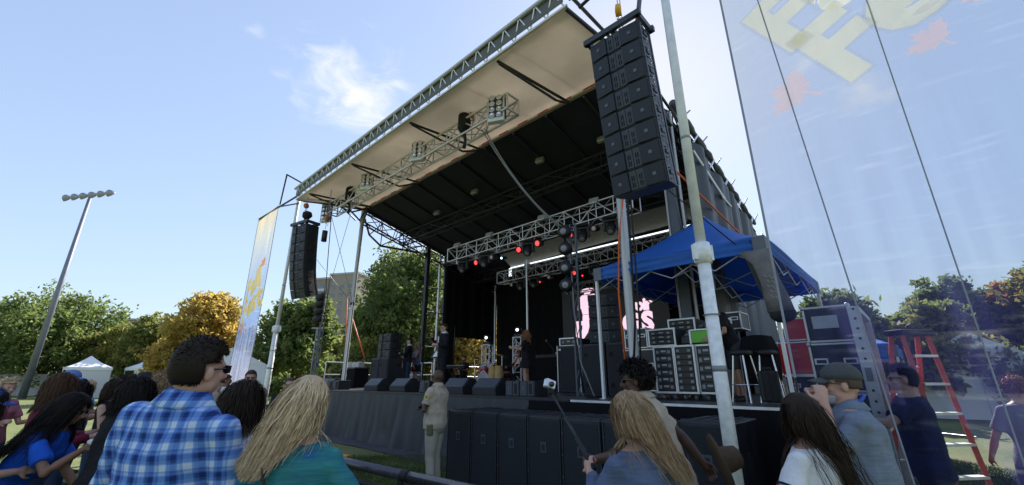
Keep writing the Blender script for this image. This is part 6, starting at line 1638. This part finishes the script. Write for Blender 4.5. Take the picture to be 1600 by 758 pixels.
q = empty('action_camera', 'small silver action camera on the end of the selfie stick', 'camera', tipp + Vector((-.01, .0, .05)), R(25)); MB().box((0, 0, 0), (.075, .045, .058), (R(-10), R(20), 0)).build('body', mat('silver camera', (.62, .64, .66), .3, .5), q, bevel=.008); MB().cyl((0, -.02, 0), (0, -.034, 0), .018, 14).build('lens', lensd, q, True); MB().box((.0, .0, -.042), (.02, .02, .03)).build('clamp', rubber, q)
Eo, e_ = person('officer with curly black hair and sunglasses in a khaki shirt, leaning on the subwoofers', 1.12, 3.25, 0, 1.80, -66, SK_D, khaki, khaki_d, 'afro', H_BLK, 'm', lean=19, head=(-4, -4, 0), arms=[((-.08, .22, -.20), (.10, .20, .02), .5), ((.10, -.14, -.24), (.02, -.06, -.20), .8)], sleeve='short', near=True, glasses='dark', collar=True, seed=4, bulk=1.1, nh=3600)
MB().ell(e_['HL'](-.079, -.01, -.012), (.012, .012, .012)).build('earplug', mat('orange earplug', (.9, .22, .02), .5), Eo, True)
MB().rings([[e_['S']((.172)*math.cos(a), .128*math.sin(a), z) for a in [2*PI*i/24 for i in range(24)]] for z in (-.01, .035)]).build('belt', leather, Eo, True)
q = empty('campaign_hat', 'brown broad brimmed campaign hat hanging behind the curly haired officer', 'hat', (1.36, 3.05, 1.14), 0); q.rotation_euler = (R(12), R(72), R(0))
MB().lathe([(.001, .13), (.04, .135), (.065, .12), (.078, .06), (.084, .0), (.16, -.002), (.172, .010), (.175, .006), (.16, -.008), (.06, -.008)], (0, 0, 0), 30).build('felt', brown_c, q, True, solid=.004); MB().lathe([(.084, .006), (.083, .026)], (0, 0, 0), 30).build('hat_band', leather, q, True)
Jo, j_ = person('girl with very long dark hair in a white tee with red and navy sleeve trim', 1.55, 2.38, 0, 1.575, -32, SK_M, white_c, denim, 'long', H_DB, 'f', lean=2, head=(-4, 3, 0), arms=[((-.12, .05, -.22), (.14, .12, -.12), .5), ((.06, .0, -.25), (.0, .1, -.2), .4)], sleeve='short', near=True, hairlen=.62, sweep=(.42, -.02, 0), seed=5, nh=7500, vol=.2)
for f_, m_ in ((.90, redp), (.80, navy_c)):
    sh, el, wr = j_['arms'][0]; c = sh.lerp(el, .72*f_); dd = (el - sh).normalized()
    MB().cyl(c - dd*.005, c + dd*.005, .068, 20).build('sleeve_trim', m_, Jo, True)
Ko, k_ = person('stout man in a dark cap and grey-blue polo holding up a phone to film', 2.06, 2.74, 0, 1.74, -62, SK_L, polo_c, pants_c, 'buzz', H_GR, 'm', lean=2, head=(0, -2, 0), arms=[((-.04, .14, -.15), (.05, -.01, .26), .9), ((-.02, .15, -.15), (-.10, .0, .25), .9)], sleeve='short', near=True, bulk=1.2, belly=.13, glasses='clear', hat=('cap', mat('faded dark cap', (.06, .065, .07), .8, 0, .2, 14, .4, 60)), collar=True, seed=6)
organic(MB().ell(k_['HL'](0, .058, -.088), (.044, .042, .028)).ell(k_['HL'](.0, .045, -.07), (.056, .048, .022)), 'face_mask', mat('pale face mask', (.42, .45, .52), .8), Ko, .01, 3)
MB().tube([k_['S'](.075*math.cos(a), .09*math.sin(a) - .01, .50 - .06*math.sin(a)) for a in np.linspace(0, 2*PI, 26)], .011, 6).build('lanyard', mat('blue lanyard', (.02, .08, .45), .6), Ko, True)
hw = (wpos(Ko, k_['arms'][0][2]) + wpos(Ko, k_['arms'][1][2]))/2; phone('black phone held upright by the man in the cap', hw + Vector((-.10, .03, .08)), (R(4), 0, R(62)))
Lo, l_ = person('slim dark haired man in a navy tee with glasses, behind the translucent banner', 3.46, 3.86, 0, 1.78, -56, SK_L, navy_c, pants_c, 'short', H_BLK, 'm', lean=3, head=(0, -2, 0), arms=[((-.12, .22, -.12), (-.02, .26, .03), .4), ((.10, -.06, -.26), (-.03, .10, -.22), .6)], sleeve='short', near=True, glasses='clear', seed=7)
MB().prism([(-.06, .0), (-.01, .02), (.06, .07), (.02, .0), (.05, -.06), (-.01, -.02)], 0, .002).build('tee_print', mat('grey print', (.4, .42, .45), .7), Lo).location = l_['S'](-.02, .155, .30)
Mo, m_ = person('woman in a grey tee with ginger hair tied up, walking on the grass at right', 5.10, 4.5, 0, 1.68, 24, SK_L, grey_c, navy_c, 'updo', H_GI, 'f', head=(10, 0, 0), arms=[((-.10, .06, -.26), (-.02, .14, -.20), .6), ((.08, -.05, -.26), (0, .02, -.24), .6)], sleeve='short', near=False, legs=[(.18, 0), (-.15, 0)], seed=8, bulk=1.08)
Co, c_ = person('dark haired woman in a white lace top with her hand raised, behind the checked shirt', -1.60, 2.55, 0, 1.64, 26, SK_M, lace, denim, 'long', H_DB, 'f', lean=5, head=(14, 8, 0), arms=[((-.06, .18, -.20), (.16, .12, .06), .7), ((.10, .20, -.14), (-.11, .03, .22), .9)], sleeve='short', near=True, hairlen=.33, seed=9, nh=3500)
phone('blue phone held low by the woman in the white lace top', wpos(Co, c_['arms'][0][2]) + Vector((.17, .06, .03)), (R(70), R(20), R(40)), mat('navy phone case', (.02, .05, .13), .4))
# --- left crowd
No, n_ = person('woman in a bright blue tee with long black hair leaning on the barricade', -3.74, 3.44, 0, 1.62, 72, SK_B, blue_c, None, 'long', H_BLK, 'f', lean=30, head=(2, 8, 0), arms=[((-.04, .20, -.20), (.05, .20, -.06), .5), ((.10, .26, -.12), (-.10, .06, .20), .9)], sleeve='short', near=True, hairlen=.50, sweep=(0, -.55, 0), seed=10, skirt=(PLAIDG, .55), glasses='clear', nh=5000, vol=.9)
q = empty('napkin', 'white crumpled napkin in the hand of the woman in blue', 'napkin', wpos(No, n_['arms'][1][2]) + Vector((.05, .02, .05)), 0); MB().ell((0, 0, 0), (.05, .035, .025), n=9, m=5).build('paper', white_c, q)
q = empty('backpack', 'pale grey small backpack at the back of the woman in the blue tee', 'backpack', (-3.66, 3.05, 1.04), R(20)); 
organic(MB().box((0, 0, 0), (.30, .16, .30), taper=.8).ell((0, 0, .13), (.12, .08, .06)), 'bag_body', mat('pale grey canvas', (.42, .42, .44), .8, 0, .1, 8, .4, 30), q, .02, 8); MB().box((0, -.09, -.04), (.2, .04, .14), (0, 0, 0)).build('pocket', MATS['pale grey canvas'], q, bevel=.02); MB().tube([(-.08, .02, .16), (-.05, .0, .24), (.05, 0, .24), (.08, .02, .16)], .012, 6).build('handle', leather, q, True)
for x in (-.1, .1): MB().tube([(x, .08, .14), (x, .16, .08), (x, .15, -.1), (x, .08, -.14)], .012, 6).build('strap', MATS['pale grey canvas'], q, True)
person('person in a maroon jumper with loose brown hair, left of the woman in blue', -4.25, 4.15, 0, 1.70, 42, SK_L, maroon_c, denim, 'long', H_BR, 'f', head=(12, 10, 0), arms=ARM_FWD, sleeve='long', near=True, hairlen=.26, seed=12, nh=4000, bulk=1.15)
person('person in a loose white shirt at the very left edge', -3.80, 3.12, 0, 1.60, 30, SK_L, white_c, denim, 'long', H_DB, 'f', lean=8, head=(10, 6, 0), arms=ARM_FWD, sleeve='elbow', near=True, hairlen=.22, seed=13, nh=2500, hat=('cap', mat('blue cap cloth', (.03, .08, .30), .7)))
person('blonde woman in a pale top near the foot of the floodlight mast', -6.95, 6.1, 0, 1.66, 95, SK_L, pink_c, denim, 'updo', H_BL, 'f', head=(5, 4, 0), arms=ARM_FWD, sleeve='short', seed=14)
person('man in a light blue cap looking right, under the larger white canopy', -5.75, 5.75, 0, 1.76, 85, SK_L, maroon_c, denim, 'buzz', H_BR, 'm', arms=ARM_FWD, seed=15, hat=('cap', mat('light blue cap', (.10, .18, .42), .7)))
person('black haired person in a dark top directly behind the woman in blue', -4.75, 4.85, 0, 1.63, 40, SK_B, black_c, denim, 'long', H_BLK, 'f', head=(5, 8, 0), arms=ARM_FWD, hairlen=.22, seed=16)
person('woman in profile with dark wavy hair and sunlit face in a black sleeveless top', -5.05, 5.65, 0, 1.65, 80, SK_L, black_c, denim, 'long', H_DB, 'f', head=(0, 0, 0), arms=ARM_FWD, sleeve='none', hairlen=.24, seed=17, glasses='dark')
person('man in a dark wide brimmed hat in the left crowd', -5.25, 6.3, 0, 1.72, 70, SK_B, brown_c, denim, 'short', H_BLK, 'm', arms=ARM_FWD, seed=18, hat=('brim', mat('black felt', (.02, .018, .018), .8)))
person('woman with a mass of black hair and dark jacket just left of the checked shirt', -2.98, 3.40, 0, 1.66, 26, SK_B, black_c, denim, 'long', H_BLK, 'f', lean=6, head=(12, 14, 0), arms=ARM_FWD, sleeve='long', near=True, hairlen=.2, seed=19, nh=4500, vol=1.3)
person('woman with pinned up golden hair behind the left shoulder of the checked shirt', -3.02, 3.95, 0, 1.72, 30, SK_L, black_c, denim, 'updo', H_LB, 'f', head=(10, 6, 0), arms=ARM_FWD, sleeve='short', near=True, seed=20, nh=1600)
cols_ = [('orange', (.5, .15, .04)), ('pale blue', (.25, .38, .55)), ('charcoal', (.04, .04, .045)), ('olive', (.10, .11, .05)), ('cream', (.6, .55, .45)), ('crimson', (.4, .03, .05)), ('purple', (.12, .05, .2)), ('white', (.7, .7, .7)), ('navy', (.02, .03, .09)), ('brown', (.14, .08, .04))]
far = [(-8.9, 7.6, 'orange', 'f', H_BR, 'long', 'leftmost'), (-8.2, 8.6, 'pale blue', 'f', H_BL, 'long', 'by the mast foot'), (-7.4, 7.6, 'charcoal', 'm', H_DB, 'short', 'left of the larger white canopy'), (-6.7, 8.8, 'crimson', 'm', H_BLK, 'short', 'under the larger white canopy'), (-6.3, 7.3, 'olive', 'f', H_DB, 'updo', 'behind the man in the light blue cap'), (-6.6, 10.2, 'white', 'm', H_BR, 'short', 'far back between the two canopies'), (-5.9, 7.9, 'purple', 'f', H_BR, 'long', 'behind the wide brimmed hat'), (-5.6, 9.6, 'navy', 'm', H_DB, 'short', 'below the smaller canopy'), (-4.35, 5.7, 'charcoal', 'm', H_BLK, 'buzz', 'just behind the mass of black hair'), (-4.1, 5.05, 'brown', 'f', H_DB, 'long', 'beside the golden pinned hair')]
for i, (x, y, cn, sx, hc_, hs_, wh) in enumerate(far):
    cc = dict(cols_)[cn]
    person('distant onlooker in %s top, %s' % (cn, wh), x, y, 0, 1.60 + .03*(i % 6), 50 + 12*(i % 4), (SK_L, SK_M, SK_B)[i % 3], cloth_mat(cn + ' far top', cc), denim, hs_, hc_, sx, arms=ARM_FWD, hairlen=.22, seed=30 + i, glasses='dark' if i % 3 == 0 else False, nh=450)
# --- officers
def patch(o, d, sd, lab=True):
    sh, el, wr = d['arms'][0 if sd < 0 else 1]; c = sh.lerp(el, .30) + d['rt']*sd*.068
    q = MB().cyl((0, 0, 0), (0, 0, .006), .042, 18).build('shoulder_patch', mat('gold patch', (.62, .50, .06), .6), o); q.matrix_local = Matrix.Translation(c) @ (d['rt']*sd).to_track_quat('Z', 'Y').to_matrix().to_4x4()
    MB().cyl((0, 0, .0065), (0, 0, .008), .022, 10).build('patch_emblem', mat('patch grey', (.2, .22, .18), .6), q)
F_, f_ = person('bald officer in tan uniform standing with crossed arms in front of the stage skirt', -1.24, 7.35, 0, 1.815, -72, SK_D, khaki, khaki_d, None, None, 'm', head=(0, -3, 0), arms=[((-.05, .07, -.27), (.25, .12, .07), .5), ((.05, .07, -.27), (-.25, .15, .03), .5)], sleeve='short', near=True, glasses='dark', collar=True, seed=21, bulk=1.28)
patch(F_, f_, -1)
def duty(o, d):
    MB().rings([[d['S']((.188)*math.cos(a), .140*math.sin(a), z) for a in [2*PI*i/24 for i in range(24)]] for z in (-.03, .02)]).build('belt', leather, o, True)
    MB().box(d['S'](-.20, -.02, -.06), (.05, .10, .16)).build('pouch', mat('olive pouch', (.13, .12, .05), .8, 0, .2, 20, .4, 60), o, bevel=.015)
duty(F_, f_)
G_, g_ = person('broad officer in tan shirt and sunglasses facing the crowd, beside the silver corner pole', -4.42, 7.45, 0, 1.80, 150, SK_L, khaki, khaki_d, 'short', H_BR, 'm', arms=ARM_DOWN, sleeve='short', near=True, glasses='dark', collar=True, seed=22, bulk=1.18, belly=.04, beard=H_BR, vol=.5); duty(G_, g_)
G2, g2 = person('second officer in tan shirt, farther back at the foot of the left banner', -6.05, 9.1, 0, 1.64, 95, SK_L, khaki, khaki_d, 'buzz', H_BR, 'm', arms=ARM_DOWN, sleeve='short', collar=True, seed=23, bulk=1.1); duty(G2, g2)
person('bald man peering over the hair of the blonde woman, near the left deck corner', -3.62, 7.2, 0, 1.68, 150, SK_L, black_c, pants_c, 'buzz', H_GR, 'm', arms=ARM_FWD, seed=24, glasses='dark')
# --- on stage
def sp(label, s, t, h, az, *a, **k):
    p = W(s, t); return person(label, p.x, p.y, DZ + .013, h, az, *a, **k)
S1, s1 = sp('singer in a dark suit, white shirt and sunglasses at the microphone', -.75, 7.8, 1.92, -120, SK_L, white_c, suit, 'short', H_BR, 'm', arms=[((-.10, .04, -.26), (.10, .20, .02), .5), ((.10, .16, -.20), (-.10, .10, .20), 1.0)], sleeve='long', glasses='dark', collar=True, tie=True, jacket=suit, seed=25, near=True, hem=-.06)
S2, s2 = sp('guitarist in a dark jacket, white shirt and jeans', -4.0, 8.75, 1.76, -105, SK_L, white_c, denim, 'short', H_DB, 'm', arms=[((-.08, .12, -.24), (.14, .16, .04), .6), ((.10, .10, -.25), (-.16, .14, .02), .6)], sleeve='long', tie=True, jacket=suit, seed=26, head=(0, -8, 0))
S3, s3 = sp('woman in a blue sleeveless top, black skirt and sunglasses playing guitar', -4.35, 9.35, 1.66, -115, SK_L, floral, None, 'long', H_LB, 'f', arms=[((-.10, .10, -.22), (-.06, .20, .06), .7), ((.10, .06, -.24), (-.14, .14, .0), .6)], sleeve='none', glasses='dark', hairlen=.26, skirt=(black_c, .28), seed=27)
S4, s4 = sp('woman in a short black dress with long auburn hair playing a brown guitar', 1.30, 9.15, 1.68, -70, SK_L, black_c, None, 'long', H_GI, 'f', arms=[((-.10, .10, -.22), (-.04, .22, .06), .7), ((.10, .06, -.24), (-.14, .16, .02), .6)], sleeve='short', hairlen=.28, skirt=(black_c, .26), seed=28, near=True, nh=1500)
S5, s5 = sp('man in a dark suit and slim blue tie seated behind the drums', -.98, 11.25, 1.78, -140, SK_M, white_c, suit, 'short', H_BLK, 'm', arms=ARM_FWD, sleeve='long', glasses='dark', tie=True, jacket=suit, sit=True, seed=29)
S6, s6 = sp('bearded man in a black tee seated at the keyboard by the yellow tree opening', -4.15, 11.5, 1.72, -150, SK_M, black_c, pants_c, 'short', H_BR, 'm', arms=ARM_FWD, sit=True, seed=31, beard=H_BR)
S7, s7 = sp('stage technician in a black tee and dark shorts leaning over the console', 7.08, 7.95, 1.72, -92, SK_M, black_c, dgrey, 'short', H_DB, 'm', lean=22, head=(0, 14, 0), arms=[((-.08, .16, -.22), (.06, .24, .0), .5), ((.08, .04, -.27), (-.02, .14, -.20), .6)], sleeve='short', seed=32, beard=H_BR, near=True)
p = W(-.98, 11.3); q = empty('drum_stool', 'round black stool under the seated man in suit', 'stool', (p.x, p.y, DZ+.013), 0); MB().lathe([(.16, .36), (.16, .42)], n=16).build('seat', black, q); rod(q, (0, 0, 0), (0, 0, .37), .02, chr_, 'post')
p = W(-4.15, 11.55); q = empty('keyboard_bench', 'black bench under the seated keyboard player', 'bench', (p.x, p.y, DZ+.013), 0); MB().box((0, 0, .38), (.5, .3, .06)).build('seat', black, q); 
for x in (-.2, .2): rod(q, (x, 0, 0), (x, 0, .36), .02, chr_, 'leg')
def guitar(label, o, d, col, z=.14, y=.19):
    g = empty('guitar', label, 'guitar', wpos(o, d['S'](.04, y, z)), o.rotation_euler.z)
    M = Euler((0, R(-28), 0)).to_matrix().to_4x4()
    def T(q): q.matrix_local = M; return q
    pts = []
    for i in range(28):
        a = 2*PI*i/28; r_ = .15*(1 + .22*math.cos(2*a)) ; pts.append((math.cos(a)*r_*1.15 + .04, math.sin(a)*r_*.85))
    T(MB().prism(pts, -.025, .025).build('body', col, g, bevel=.006)); T(MB().box((-.38, .0, 0), (.52, .02, .045)).build('neck', mat('maple neck', (.35, .2, .09), .4), g)); T(MB().box((-.69, 0, 0), (.13, .018, .075)).build('headstock', col, g)); T(MB().box((.02, .028, 0), (.16, .006, .11)).build('pickguard', whitep, g))
    return g
guitar('brown guitar held by the woman in the short black dress', S4, s4, mat('brown guitar lacquer', (.16, .05, .02), .25))
guitar('red guitar held by the woman in the blue top', S3, s3, mat('red guitar lacquer', (.35, .03, .03), .25))
guitar('pale guitar held by the guitarist in the dark jacket', S2, s2, mat('pale guitar lacquer', (.4, .38, .34), .3))
